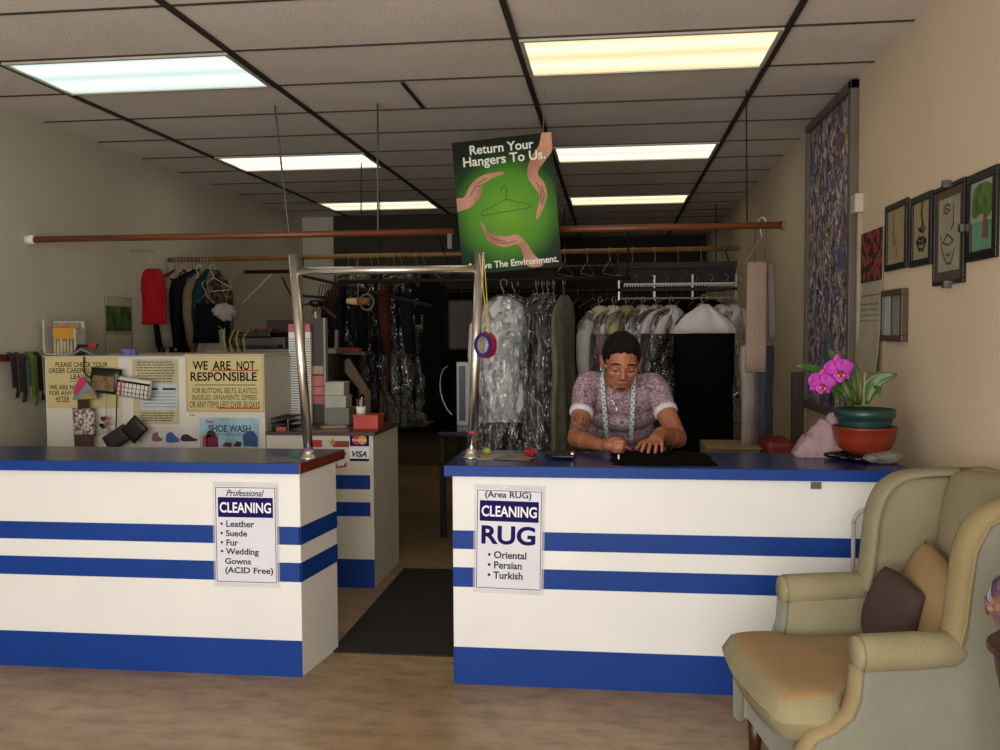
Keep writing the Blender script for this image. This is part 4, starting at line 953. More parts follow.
hl = [(283, 322), (280, 310), (288, 302), (300, 304), (303, 315), (300, 352)], [(300, 352), (205, 402), (204, 414), (212, 416), (400, 385), (402, 376), (300, 352)]
art('hanger_picture', [s for l in hl for s in stroke([q2(*p) for p in l], .004)], FP, mat('hanger_print', '16401a', .5), t, .0036)
obj('string', tube(new(), [FP(PW*.92, PH, 0), Vector((FP(PW*.92, PH).x, 5.15, HC))], .0025, 6), M_wire, t)
obj('string', tube(new(), [FP(PW*.04, PH, 0), Vector((FP(PW*.04, PH).x, 5.15, HC))], .0012, 6), M_wire, t)

# ================================================================= RIGHT WALL
FR = Fr((XR-.001, 0, 0), (0, -1, 0), (0, 0, 1))      # a = -y
def rw(u, v): q = Xp(u, v, XR); return -q.y, q.z
t = thing('large_painting', 'tall multicoloured splatter painting on the right wall', 'painting', (XR, 5.7, 1.0))
a0, a1, zb, ztop = -6.24, -5.10, .95, 2.79
def splat():
    m = mat('splatter', '6a6068', .6); nd, lk, bs = nodes_of(m); tc = nd.new('ShaderNodeTexCoord')
    n0_ = nd.new('ShaderNodeTexNoise'); n0_.inputs['Scale'].default_value = 9; lk.new(tc.outputs['Object'], n0_.inputs['Vector'])
    va = nd.new('ShaderNodeVectorMath'); va.operation = 'MULTIPLY_ADD'; va.inputs[1].default_value = (.25, .25, .25); lk.new(n0_.outputs['Color'], va.inputs[0]); lk.new(tc.outputs['Object'], va.inputs[2])
    mp = nd.new('ShaderNodeMapping'); mp.inputs['Scale'].default_value = (1, 1, .45); lk.new(va.outputs[0], mp.inputs[0])
    v = nd.new('ShaderNodeTexVoronoi'); v.inputs['Scale'].default_value = 30; lk.new(mp.outputs[0], v.inputs['Vector'])
    rp = nd.new('ShaderNodeValToRGB'); rp.color_ramp.interpolation = 'CONSTANT'; sx = nd.new('ShaderNodeSeparateColor'); lk.new(v.outputs['Color'], sx.inputs[0])
    cols = ['34304c', '6c5c80', 'b0acb0', '6c5a54', 'b09a60', '56648c', '94505c', 'c8c4c4', '54485c', '989098']
    e = rp.color_ramp.elements; e[0].color = lin(cols[0]); e[0].position = 0; e[1].color = lin(cols[-1]); e[1].position = .9
    for i, c in enumerate(cols[1:-1]): x = e.new((i+1)/10); x.color = lin(c)
    lk.new(sx.outputs[0], rp.inputs[0])
    n2 = nd.new('ShaderNodeTexNoise'); n2.inputs['Scale'].default_value = 2.6; n2.inputs['Detail'].default_value = 3; lk.new(tc.outputs['Object'], n2.inputs['Vector'])
    r2 = nd.new('ShaderNodeValToRGB'); r2.color_ramp.elements[0].position = .56; r2.color_ramp.elements[1].position = .66; r2.color_ramp.elements[1].color = (.6, .6, .6, 1); lk.new(n2.outputs['Fac'], r2.inputs[0])
    mx = nd.new('ShaderNodeMix'); mx.data_type = 'RGBA'; lk.new(r2.outputs[0], mx.inputs[0]); lk.new(rp.outputs[0], mx.inputs[6]); mx.inputs[7].default_value = lin('2c6490')
    lk.new(mx.outputs[2], bs.inputs['Base Color']); return m
panel('canvas', FR, a0+.03, a1-.03, zb+.03, ztop-.03, 0, .02, splat(), t)
b = new(); fw = .05
for r in ((a0, a1, zb, zb+fw), (a0, a1, ztop-fw, ztop), (a0, a0+fw*.6, zb, ztop), (a1-fw, a1, zb, ztop)): fbox(b, FR, *r, 0, .045)
obj('frame', b, mat('frame_taupe', '5e544a', .5), t, bevel=.004)
def picture(u0, vt0, u1, vb, label, fm, pm, inner=.035, mat_=None, dep=.014, name='framed_picture', draw=None, z0=None, z1=None):
    aL, zt = rw(u0, vt0); aR, _ = rw(u1, vt0); _, zb = rw(u0, vb)
    if z0: zb = z0
    if z1: zt = z1
    t = thing(name, label, 'picture', (XR, -(aL+aR)/2, zb), 'framed pictures on the right wall')
    b = new(); f = inner
    for r in ((aL, aR, zb, zb+f), (aL, aR, zt-f, zt), (aL, aL+f, zb+f, zt-f), (aR-f, aR, zb+f, zt-f)): fbox(b, FR, *r, 0, dep)
    obj('frame', b, fm, t, bevel=.003)
    panel('picture_sheet', FR, aL+f, aR-f, zb+f, zt-f, 0, dep*.4, pm, t)
    if mat_:
        panel('mount', FR, aL+f, aR-f, zb+f, zt-f, dep*.4, dep*.5, mat_, t); g = f+.035
        panel('drawing_sheet', FR, aL+g, aR-g, zb+g, zt-g, dep*.5, dep*.6, pm, t)
    return t, (aL+f, aR-f, zb+f, zt-f), dep*.62
M_fr = mat('frame_black', '0e0c0b', .35); M_sk = mat('sketch_paper', '948667', .6, var=.1, scale=10); M_char = mat('charcoal', '3e382e', .8); M_mid = mat('charcoal_mid', '6c6350', .8)
def sk(t, box_, lines, w, m, d):
    a0, a1, b0, b1 = box_
    art('drawing', [s for l in lines for s in stroke([(a0+(a1-a0)*x, b0+(b1-b0)*y) for x, y in l], w)], FR, m, t, d)
t, bx_, d = picture(888, 207, 910, 272, 'leftmost black framed sketch on the right wall, a faint face profile', M_fr, M_sk, .03)
sk(t, bx_, [[(.35, .9), (.3, .75), (.4, .68), (.3, .55), (.42, .5), (.35, .4), (.45, .35)], [(.55, .25), (.5, .12)]], .008, M_mid, d)
t, bx_, d = picture(913.5, 199, 935, 268, 'second black framed sketch, charcoal nose and lips', M_fr, M_sk, .03)
sk(t, bx_, [[(.55, .98), (.5, .8), (.6, .6), (.45, .5), (.35, .54)], [(.45, .5), (.6, .47), (.72, .54)], [(.25, .3), (.42, .38), (.5, .34), (.6, .38), (.78, .3)], [(.25, .3), (.5, .27), (.78, .3), (.62, .16), (.4, .16), (.25, .3)]], .014, M_char, d)
t, bx_, d = picture(937, 191, 968, 286, 'tallest picture with a dark mount and a pencil portrait', M_fr, mat('portrait_paper', '8e8876', .6, var=.15, scale=12), .018, mat_=mat('mount_brown', '4a4034', .6), z0=1.63, z1=2.02)
sk(t, bx_, [[(.3, .8), (.45, .84), (.55, .8)], [(.3, .76), (.42, .79), (.52, .76), (.42, .73), (.3, .76)], [(.66, .82), (.68, .6), (.6, .55)], [(.3, .42), (.45, .5), (.55, .47), (.68, .42), (.5, .38), (.3, .42)], [(.22, .5), (.28, .32), (.45, .18), (.6, .18), (.72, .32)], [(.45, .28), (.52, .26), (.58, .3)]], .007, M_char, d)
for a_, z_ in ((-3.76, 2.02), (-3.74, 1.63), (-3.58, 1.83)): obj('clip', fbox(new(), FR, a_-.012, a_+.012, z_-.014, z_+.014, .0, .03), M_steel, t)
t, bx_, d = picture(971, 177, 1001, 261, 'black framed painting of a green tree at the right edge', M_fr, mat('grass_paint', '5c8a6c', .5, var=.2, scale=20), .035, z0=1.70, z1=2.015)
a0_, a1_, b0_, b1_ = bx_
aE = -3.16
panel('sky_area', FR, a0_, a1_, b0_+.10, b1_, d, d+.001, mat('sky_paint', '8c9a84', .5, var=.2), t)
art('tree_trunk', [[(a0_+.11, b0_+.04), (a0_+.15, b0_+.04), (a0_+.145, b0_+.13), (a0_+.115, b0_+.13)]], FR, mat('trunk_paint', '6c4030', .6), t, d+.0022)
art('foliage', [smoothpoly([(a0_+.02, b0_+.12), (a0_+.02, b0_+.21), (a0_+.09, b1_-.01), (a0_+.17, b1_-.02), (a0_+.21, b0_+.17), (a0_+.15, b0_+.11), (a0_+.1, b0_+.13)], 3)], FR, mat('foliage_paint', '2c4c1c', .6, col2='5c7030', scale=25), t, d+.0015)
t, bx_, d = picture(887.5, 291, 909, 341, 'small brown framed picture below the first sketch', mat('frame_bronze', '4c3c2c', .35), mat('grey_print', '7c7c74', .3), .028, dep=.03)
a0_, a1_, b0_, b1_ = bx_; panel('pale_half', FR, a0_, a0_+(a1_-a0_)*.35, b0_, b1_, d, d+.001, mat('pale_print', 'a4a8ac', .3), t)
# wall calendar right
t = thing('wall_calendar', 'calendar with a red and black picture hanging on the right wall', 'calendar', (XR, 4.8, 1.3))
aL, aR = -4.99, -4.62; zt, zm, zb = 1.955, 1.70, 1.25
bm_ = mat('calendar_sheet', 'a49c88', .6)
b = new(); n = 8      # lower sheets curl away from the wall
poly = [(zt, 0, .006)]
for i in range(n):
    z0_, z1_ = zt-(zt-zb)*i/n, zt-(zt-zb)*(i+1)/n; k0, k1 = .03*(i/n)**3, .03*((i+1)/n)**3
    vs = [FR(aL, z0_, .003+k0), FR(aR, z0_, .003+k0), FR(aR, z1_, .003+k1), FR(aL, z1_, .003+k1)]
    vs2 = [p+FR.n*.003 for p in vs]; A_ = [b.verts.new(p) for p in vs+vs2]
    for f in ((3, 2, 1, 0), (4, 5, 6, 7), (0, 1, 5, 4), (2, 3, 7, 6), (1, 2, 6, 5), (3, 0, 4, 7)): b.faces.new([A_[x] for x in f])
obj('sheets', b, bm_, t)
panel('picture', FR, aL, aR, zm, zt, .008, .011, checked('redpic', '8c3024', '1a1412', 22, 'voro'), t)
b = new()
for i in range(5):
    for j in range(7): a_ = aL+.03+j*.045; z_ = 1.47+i*.028; fbox(b, FR, a_, a_+.02, z_, z_+.01, .014, .015)
fbox(b, FR, aL+.02, aR-.02, 1.63, 1.634, .010, .012)
obj('date_print', b, M_mid, t)
# electrical box and conduit
t = thing('junction_box', 'white electrical box with a conduit running down the right wall', 'electrical box', (XR, 5.08, 2.1))
ya, yb = 5.03, 5.17; zA, zB = rw(860, 214)[1], rw(860, 195)[1]
obj('cover_box', mm(new(), XR-.045, XR, 4.99, 5.085, zA, zB), mat('box_white', 'b8b0a0', .5), t, bevel=.006)
obj('conduit', mm(new(), XR-.022, XR, 5.02, 5.045, .92, zA), mat('conduit_tan', 'a09680', .5), t)
# leaning board behind orchid
t = thing('leaning_board', 'narrow brown board with a pale edge leaning on the right wall', 'board', (1.2, 6.4, 0))
x0, x1, x2 = Yp(792, 410, 6.3).x, Yp(804, 410, 6.3).x, Yp(807.5, 410, 6.3).x
obj('board', mm(new(), x0, x1, 6.3, 6.34, 0, Yp(800, 372, 6.3).z), mat('brown_panel', '4a3a2c', .5), t)
obj('pale_edge', mm(new(), x1, min(x2, XR-.005), 6.295, 6.345, 0, Yp(800, 372, 6.3).z), mat('pale_edge', '9c8a64', .5), t)

# ================================================================= ORCHID AND COUNTER ITEMS
PX, PYo = 1.045, 3.93
t = thing('black_cloth_bundle', 'crumpled black cloth and stand under the orchid bowl', 'cloth', (PX, PYo, CT))
b = new()
for i in range(26):
    a = R.random()*6.28; rr_ = R.random()*.13; sphere(b, (PX-.02+rr_*math.cos(a), PYo-.01+rr_*.6*math.sin(a), CT+.014+.008*R.random()), (.035+.02*R.random(), .03, .013), 10)
crumple(b, .008, 30, 3)
for v in b.verts: v.co.z = max(v.co.z, CT+.001)
obj('cloth', b, mat('shiny_black', '09090b', .35), t, True)
zbw = CT+.045
t = thing('orchid_pot', 'potted magenta orchid in a green pot set in a red clay bowl', 'potted plant', (PX, PYo, zbw))
obj('clay_bowl', lathe(new(), (PX, PYo, zbw), [(.05, -.02), (.088, 0), (.105, .012), (.122, .05), (.126, .088), (.130, .092), (.130, .100), (.122, .100), (.112, .06), (.06, .03)]), mat('terracotta', '7c2c18', .35, var=.1), t, True)
zp = zbw+.045
obj('green_pot', lathe(new(), (PX, PYo, zp), [(.085, 0), (.094, .01), (.108, .075), (.110, .09), (.118, .092), (.122, .125), (.114, .128), (.10, .105), (.09, .1)]), mat('pot_green', '1d3a38', .35), t, True)
obj('bark', lathe(new(), (PX, PYo, zp), [(.01, .09), (.10, .092), (.1, .108), (.01, .116)], 20), mat('bark', '2a1c12', .9, bump=.8, scale=40), t)
zs_ = zp+.11
Mleaf = mat('leaf_green', '3a5c22', .4, var=.25, scale=6)
def leaf(pts, w, name='leaf', m=Mleaf, th=.003):
    b = new(); pts = [Vector(p) for p in pts]; n = 12; rows = []
    def bez(f):
        L = pts[:]
        while len(L) > 1: L = [L[i].lerp(L[i+1], f) for i in range(len(L)-1)]
        return L[0]
    for i in range(n+1):
        f = i/n; c = bez(f); tn = (bez(min(1, f+.02))-bez(max(0, f-.02))).normalized()
        side = tn.cross(Vector((0, -1, .25))).normalized(); ww = w*math.sin(PI*min(1, f*.92+.06))**.7
        nn = side.cross(tn)
        rows.append([b.verts.new(c+side*ww*k_+nn*(.25*ww*abs(k_))) for k_ in (-1, -.5, 0, .5, 1)])
    for a_, c_ in zip(rows, rows[1:]):
        for k_ in range(4): b.faces.new((a_[k_], a_[k_+1], c_[k_+1], c_[k_]))
    o = obj(name, b, m, t, True); s = o.modifiers.new('s', 'SOLIDIFY'); s.thickness = th; return o
def O(u, v, y=PYo): return Yp(u, v, y)
leaf([O(866, 404), O(868, 385), O(872, 378), O(897, 375, 3.9)], .034)
leaf([O(868, 402), O(876, 385), O(878, 378), O(879, 398, 3.88)], .018)
leaf([O(856, 405), O(850, 385, 3.95), O(820, 365, 3.97), O(796, 366, 3.95)], .022)
leaf([O(852, 405), O(838, 385), O(832, 385), O(838, 404, 3.88)], .018)
leaf([O(860, 405), O(855, 370), O(832, 355, 4.0), O(828, 350, 4.0)], .022)
leaf([O(858, 405), O(858, 385), O(858, 370), O(852, 362, 3.96)], .02)
leaf([O(850, 405), O(846, 395), O(845, 380), O(840, 372, 3.98)], .016)
for u0, v0, u1, v1 in ((852, 404, 842, 378), (856, 404, 853, 375), (860, 404, 861, 372)): obj('pseudobulb', tube(new(), [O(u0, v0), O((u0+u1)/2, (v0+v1)/2), O(u1, v1)], [.007, .012, .005], 8), mat('bulb_green', '5c6434', .5), t, True)
obj('stem', tube(new(), [O(860, 405, 3.9), O(852, 385, 3.88), O(840, 368, 3.85)], .004, 8), Mleaf, t, True)
obj('stem', tube(new(), [O(858, 405, 3.9), O(835, 392, 3.87), O(822, 384, 3.85)], .004, 8), Mleaf, t, True)
b = new(); c = O(864, 392, 3.85); tube(b, [O(864, 405, 3.87), c, O(865, 372, 3.85)], .003, 6); obj('support_stake', b, mat('stake_wood', '9c8458', .6), t)
Mpet = mat('petal_magenta', 'b83cae', .55, var=.2, scale=20); Mlip = mat('petal_dark', '8a1458', .5)
def flower(c, s, rot):
    c = Vector(c); e = thing_part = None
    F = rotfr(c, rot, (1, .15, 0), (0, -.1, 1)); o = None
    def petal(ang, L, W, m, nm, d=0, curl=.2):
        b = new(); rows = []; n = 8; ca, sa = math.cos(ang), math.sin(ang)
        for i in range(n+1):
            f = i/n; ww = W*math.sin(PI*(f*.86+.1))**.8
            rows.append([b.verts.new(F(ca*L*f-sa*ww*k_, sa*L*f+ca*ww*k_, d+curl*L*(f**2)*.4-.15*ww*abs(k_)+.004*math.sin(9*f+3*k_))) for k_ in (-1, -.5, 0, .5, 1)])
        for a_, c_ in zip(rows, rows[1:]):
            for k_ in range(4): b.faces.new((a_[k_], a_[k_+1], c_[k_+1], c_[k_]))
        return b, nm, m
    root = None
    for ang, L, W in ((90, .062, .020), (-40, .055, .017), (-140, .055, .017)):
        b, nm, m = petal(math.radians(ang), L*s, W*s, Mpet, 'sepal'); o = obj('sepal', b, m, t, True); o.modifiers.new('s', 'SOLIDIFY').thickness = .0015
    for ang in (15, 165):
        b, nm, m = petal(math.radians(ang), .062*s, .034*s, Mpet, 'petal', .004); o = obj('petal', b, m, t, True); o.modifiers.new('s', 'SOLIDIFY').thickness = .0015
    b, nm, m = petal(math.radians(-90), .045*s, .026*s, Mpet, 'lip', .008, .9); o = obj('lip', b, Mpet, t, True); o.modifiers.new('s', 'SOLIDIFY').thickness = .0015
    b = new(); sphere(b, F(0, -.012*s, .02*s), (.012*s, .012*s, .012*s), 10); attach(obj('throat', b, Mlip, None, True), o)
    b = new()
    for sx in (-1, 1): sphere(b, F(sx*.010*s, -.018*s, .026*s), .0065*s, 8)
    attach(obj('yellow_spot', b, mat('petal_yellow', 'd8902c', .5), None, True), o)
flower(O(838, 370, 3.82), 1.05, .1); flower(O(821, 383, 3.80), .95, -.15)
# pink cloth pile
t = thing('folded_cloth', 'pink grey crumpled cloth behind the orchid', 'cloth', (.95, 4.07, CT))
b = bmesh.new(); base = pp([(793, 452), (800, 438), (815, 424), (828, 415), (842, 414), (856, 430), (860, 452)], 4.08)
g = []; n = 22
x0, x1 = base[0][0], base[-1][0]
def topz(x):
    for (xa, za), (xb, zb) in zip(base, base[1:]):
        if xa <= x <= xb: return za+(zb-za)*(x-xa)/(xb-xa)
    return base[0][1]
rows = []
for j in range(11):
    ph = PI*j/10; row = []
    for i in range(n+1):
        x = x0+(x1-x0)*i/n; h = max(.004, topz(x)-CT); p = Vector((x, 4.07-.075*math.cos(ph), CT+.001+h*math.sin(ph)**.6))
        k_ = noise.noise(p*22)*.035+.016*math.sin(p.x*70+p.z*120); p += Vector((0, -abs(math.sin(ph))*k_, k_*.6*math.sin(ph))); p.z = max(p.z, CT+.001); row.append(b.verts.new(p))
    rows.append(row)
for a_, c_ in zip(rows, rows[1:]):
    for i in range(n): b.faces.new((a_[i], a_[i+1], c_[i+1], c_[i]))
for i in (0, n): b.faces.new([r_[i] for r_ in rows] if i else [r_[i] for r_ in rows][::-1])
obj('cloth', b, mat('mauve_cloth', '9c8286', .85, bump=.4, scale=14), t, True)
# clear bag
t = thing('plastic_packet', 'crumpled clear plastic packet right of the orchid bowl', 'packet', (1.1, 3.84, CT)); b = new()
sphere(b, (1.10, 3.85, CT+.026), (.075, .045, .026), 18); crumple(b, .02, 30, 5)
for v in b.verts: v.co.z = max(v.co.z, CT+.001)
obj('wrapper', b, mat('packet_plastic', '9a948c', .2, alpha=.6, bump=.5, scale=20), t, False)
# left end items on right counter
sheet('paper_sheet', (-.47, 3.93, CT), .23, .15, .1, mat('photo_paper', 'a09480', .4, var=.3, scale=12), 'pale flyer lying on the right counter by the chrome post', th=.002)
sheet('paper_sheet', (-.41, 3.86, CT+.0025), .16, .10, -.25, mat('tan_paper', '8a7060', .4, var=.25, scale=12), 'tan card lying on top of the pale flyer', th=.002)
t = thing('yellow_lump', 'small yellow green object on the flyer beside the post', 'trinket', (-.545, 3.96, CT+.004)); b = new(); sphere(b, (-.545, 3.97, CT+.018), (.02, .015, .014), 12); crumple(b, .006, 60, 2)
obj('lump', b, mat('lime', 'a4a030', .5), t, True)
t = thing('paper_rose', 'small red rose lying on the right counter', 'flower', (-.35, 3.95, CT))
for i in range(14):
    a = i*2.4; r_ = .003+.0015*i; b = new(); sphere(b, (-.35+r_*math.cos(a), 3.95+r_*math.sin(a), CT+.016+.008*math.cos(i)), (.011, .008, .012), 8, Matrix.Rotation(a, 3, 'Z')); obj('petal', b, mat('rose_red', '8c1018', .6, var=.25, scale=60), t, True)
obj('stem', tube(new(), [(-.35, 3.95, CT+.005), (-.42, 3.93, CT+.005), (-.46, 3.94, CT+.005)], .0025, 6), Mleaf, t)
t = thing('green_tool', 'small green clip on the left counter beside the chrome post', 'clip', (-1.38, 3.85, CT+.001))
b = new(); box(b, (-1.38, 3.84, CT+.007), (.05, .014, .012), Matrix.Rotation(.5, 3, 'Z'), .002); obj('handle', b, mat('green_clip', '1c5c3c', .4), t)
t = thing('clear_sheet', 'clear glossy sheet lying on the left counter end', 'sheet', (-1.36, 3.8, CT)); t.name = 'plastic_sheet'
b = new(); box(b, (-1.40, 3.78, CT+.001), (.16, .13, .0012), Matrix.Rotation(.2, 3, 'Z')); obj('film', b, mat('film', '8c90a0', .15, alpha=.4), t)
t.location.z = CT
# small black clipper with silver knob
t = thing('black_stapler', 'black hand tool with a silver knob left of the hand on the counter', 'tool', (-.2, 3.9, CT))
b = new(); capsule(b, (-.27, 3.90, CT+.018), (-.17, 3.87, CT+.018), .014, .018); capsule(b, (-.25, 3.87, CT+.012), (-.16, 3.85, CT+.014), .010, .012); obj('tool_body', b, M_black, t, True)
b = new(); sphere(b, (-.163, 3.845, CT+.026), .011, 12); obj('knob', b, M_chrome, t, True)
# black fabric under hands
t = thing('black_garment', 'black garment laid on the counter under the man\'s hands', 'garment', (.13, 3.9, CT))
b = new(); nx, ny = 40, 20; x0, x1, y0_, y1_ = .0, .42, 3.72, 4.08; g = []
for i in range(nx+1):
    row = []
    for j in range(ny+1):
        fx, fy = i/nx, j/ny; e = (max(0, 1-(2*fx-1)**4)*max(0, 1-(2*fy-1)**4))**.4
        x = x0+(x1-x0)*fx+.02*noise.noise(Vector((fy*4, 1, 0))); y = y0_+(y1_-y0_)*fy+.03*noise.noise(Vector((fx*5, 0, 2)))
        row.append(b.verts.new((x, y, CT+.001+e*(.016+.014*abs(noise.noise(Vector((x*14, y*14, 0))))))))
    g.append(row)
for i in range(nx):
    for j in range(ny): b.faces.new((g[i][j], g[i+1][j], g[i+1][j+1], g[i][j+1]))
o = obj('cloth', b, M_blackcloth, t, True)
b = new(); box(b, (.03, 3.76, CT+.028), (.006, .004, .018)); obj('pin', b, M_paper, t)
# tape rolls hanging on right post
t = thing('tape_roll', 'red and blue tape rolls hung on the right chrome post by a yellow band', 'tape', Yp(485, 345, 3.84))
c = Yp(485.5, 345, 3.83)
F = Fr(c, (.8, -.6, 0), (0, 0, 1))
def ringb(F, ro, ri, d0, d1, k_=28, sq=1):
    b = new(); o_ = circ(0, 0, ro, k_); i_ = circ(0, 0, ri, k_)
    V = [[b.verts.new(F(a*sq, z, d)) for a, z in L] for L, d in ((o_, d0), (o_, d1), (i_, d1), (i_, d0))]
    for q in range(4):
        A_, B_ = V[q], V[(q+1) % 4]
        for e in range(k_): b.faces.new((A_[e], A_[(e+1) % k_], B_[(e+1) % k_], B_[e]))
    return b
obj('red_roll', ringb(F, .056, .040, -.012, .010), mat('tape_red', '8c1020', .4), t)
obj('blue_roll', ringb(F, .050, .036, .010, .020), mat('tape_blue', '24206c', .4), t)
obj('white_core', ringb(F, .041, .033, -.010, .012), mat('core_tan', 'a89878', .6), t)
obj('rubber_band', tube(new(), [qB-Vector((0, -.0, .01))+Vector((.0, -.024, 0)), c+Vector((.015, -.02, .05)), c+Vector((.018, -.01, .04)), qB+Vector((.02, -.015, -.03))], .0022, 6), mat('band_yellow', 'b8a43c', .5), t)

# cane/pipe leaning between chair and counter
t = thing('walking_cane', 'thin white cane leaning on the counter behind the armchair', 'cane', (.83, 3.62, 0))
p0 = Yp(853, 572, 3.60); p1 = Yp(853.5, 523, 3.60)
obj('shaft', tube(new(), [Vector((p0.x, 3.60, .0)), p0, p1], .008, 10), mat('cane_white', 'a8a8a4', .35), t, True)
hk = [p1+Vector((.05*(1-math.cos(a)), 0, .05*math.sin(a))) for a in [0, .3, .6, .9, 1.2, 1.45]]
obj('handle', tube(new(), hk, [.008]*5+[.010], 10), mat('cane_white', 'a8a8a4', .35), t, True)

# ================================================================= ARMCHAIR
def chairfab():
    m = mat('chair_fabric', '7a7b6c', .9, var=.08, scale=5, sheen=.2)
    nd, lk, bs = nodes_of(m); tc = nd.new('ShaderNodeTexCoord'); w = nd.new('ShaderNodeTexNoise'); w.inputs['Scale'].default_value = 160; w.inputs['Detail'].default_value = 2
    lk.new(tc.outputs['Object'], w.inputs['Vector']); bp = nd.new('ShaderNodeBump'); bp.inputs['Strength'].default_value = .5; bp.inputs['Distance'].default_value = .004
    lk.new(w.outputs['Fac'], bp.inputs['Height']); lk.new(bp.outputs[0], bs.inputs['Normal']); return m
M_ch = chairfab(); M_worn = mat('chair_fabric_worn', '8c7d58', .9, var=.12, scale=5, bump=.25, bscale=160)
M_cush = mat('cushion_fabric', 'a08058', .9, var=.12, scale=4, bump=.25, bscale=160, col2='8f7c58')
ANG = math.radians(-82)
CO = Vector((.872, 2.88, 0))
CHM = Matrix.Translation(CO) @ Matrix.Rotation(ANG, 4, 'Z')
t = thing('wing_armchair', 'worn grey green wing armchair with tan stains in the right foreground', 'armchair', CO, rz=ANG)
def cob(name, b, m, smooth=True, bevel=0, sub=0, par=None):
    b.transform(CHM); o = obj(name, b, m, None, smooth, bevel, sub); attach(o, par or t); return o
sidep = [(-.40, .14), (-.40, .30), (-.375, .345), (-.32, .37), (-.275, .405), (-.255, .46), (-.25, .53), (-.235, .565), (-.03, .575), (.01, .60), (.025, .66), (.035, .76), (.05, .86), (.085, .93), (.15, .96), (.38, .965), (.37, .5), (.33, .14)]
for s in (1, -1):
    fn = lambda a, b_, d, s=s: Vector((s*(.265+d), a, b_))
    b = prism(new(), sidep, fn, 0, .075)
    o = cob('side_panel', b, M_ch if s > 0 else mat('chair_back_worn', '898266', .9, var=.1, scale=4, bump=.25, bscale=160), True, .018)
    for p in o.data.polygons: p.use_smooth = True
    # wing and front edge welt of worn fabric following the outline
    edge = [(-.40, .14), (-.40, .30), (-.375, .345), (-.32, .37), (-.275, .405), (-.255, .46), (-.25, .54)]
    b = new(); ws = [(Vector((s*.3025, a, z))) for a, z in edge]
    rows = []
    for i, w_ in enumerate(ws):
        tn = (ws[min(i+1, len(ws)-1)]-ws[max(i-1, 0)]).normalized(); nn = Vector((0, -tn.z, tn.y)); nn = -nn if nn.y > 0 or (abs(nn.y) < .2 and nn.z < 0) else nn
        rows.append([b.verts.new(w_+Vector((dx, 0, 0))+nn*dn) for dx, dn in ((-.04, 0), (-.034, .014), (0, .02), (.034, .014), (.04, 0), (0, -.02))])
    for A_, B_ in zip(rows, rows[1:]):
        for e in range(6): b.faces.new((A_[e], A_[(e+1) % 6], B_[(e+1) % 6], B_[e]))
    b.faces.new(rows[0]); b.faces.new(rows[-1][::-1]); cob('front_facing', b, M_worn if s > 0 else M_ch)
    # rolled arm
    b = new(); prof = []; 
    pts = [Vector((s*.308, -.25, .575)), Vector((s*.308, -.1, .58)), Vector((s*.306, 0, .583)), Vector((s*.30, .05, .58))]
    tube(b, pts, [.052, .052, .050, .030], 22); 
    for v in b.verts: v.co.z = .58+(v.co.z-.58)*1.0
    cob('arm_roll', b, mat('chair_arm', '8c8464', .9, var=.12, scale=5, bump=.25, bscale=160), True, .006)
    b = new(); tube(b, [Vector((s*.308, -.264, .575)), Vector((s*.308, -.248, .575))], [.044, .052], 22); cob('arm_front', b, mat('chair_arm', '8c8464', .9))
    wing = [(.006, .585), (.014, .62), (.024, .70), (.034, .80), (.048, .87), (.085, .935), (.15, .97), (.25, .98), (.35, .98)]
    wk = []
    for i in range(len(wing)-1):
        p0_, p1_, p2_, p3_ = [Vector(wing[min(max(i+j, 0), len(wing)-1)]) for j in (-1, 0, 1, 2)]
        for q_ in range(4): tt = q_/4; wk.append(tuple(.5*((2*p1_)+(-p0_+p2_)*tt+(2*p0_-5*p1_+4*p2_-p3_)*tt*tt+(-p0_+3*p1_-3*p2_+p3_)*tt**3)))
    wing = wk+[wing[-1]]; NW = len(wing)-1
    b = new(); rows = []
    for i, (a, z) in enumerate(wing):
        p = Vector((s*.300, a, z)); tn = Vector((0, wing[min(i+1, NW)][0]-wing[max(i-1, 0)][0], wing[min(i+1, NW)][1]-wing[max(i-1, 0)][1])).normalized(); nn = Vector((0, -tn.z, tn.y))
        rows.append([b.verts.new(p+Vector((s*dx, 0, 0))+nn*dn*(1 if s > 0 else .35)) for dx, dn in ((.044, -.012), (.040, .012), (.02, .024), (-.02, .026), (-.05, .012), (-.06, -.03), (0, -.03))])
    for A_, B_ in zip(rows, rows[1:]):
        for e in range(7): b.faces.new((A_[e], A_[(e+1) % 7], B_[(e+1) % 7], B_[e]))
    b.faces.new(rows[0]); b.faces.new(rows[-1][::-1]); cob('wing_roll', b, M_worn if s > 0 else mat('chair_back_worn', '898266', .9))
    # piping
    b = new(); tube(b, [Vector((s*.342, a, z)) for a, z in sidep[7:16]], .005, 8); cob('piping', b, M_worn)
    for y in (-.35, .28):
        b = new(); tube(b, [Vector((s*.29, y, .15)), Vector((s*.29, y+(-.0 if y < 0 else .03), .0))], [.028, .018], 8); cob('leg', b, mat('leg_wood', '3c1c10', .35))
b = prism(new(), [(-.30, .14), (.30, .14), (.30, .30), (-.30, .30)], lambda a, b_, d: Vector((a, d, b_)), -.385, .30); cob('seat_base', b, M_ch, True, .02)
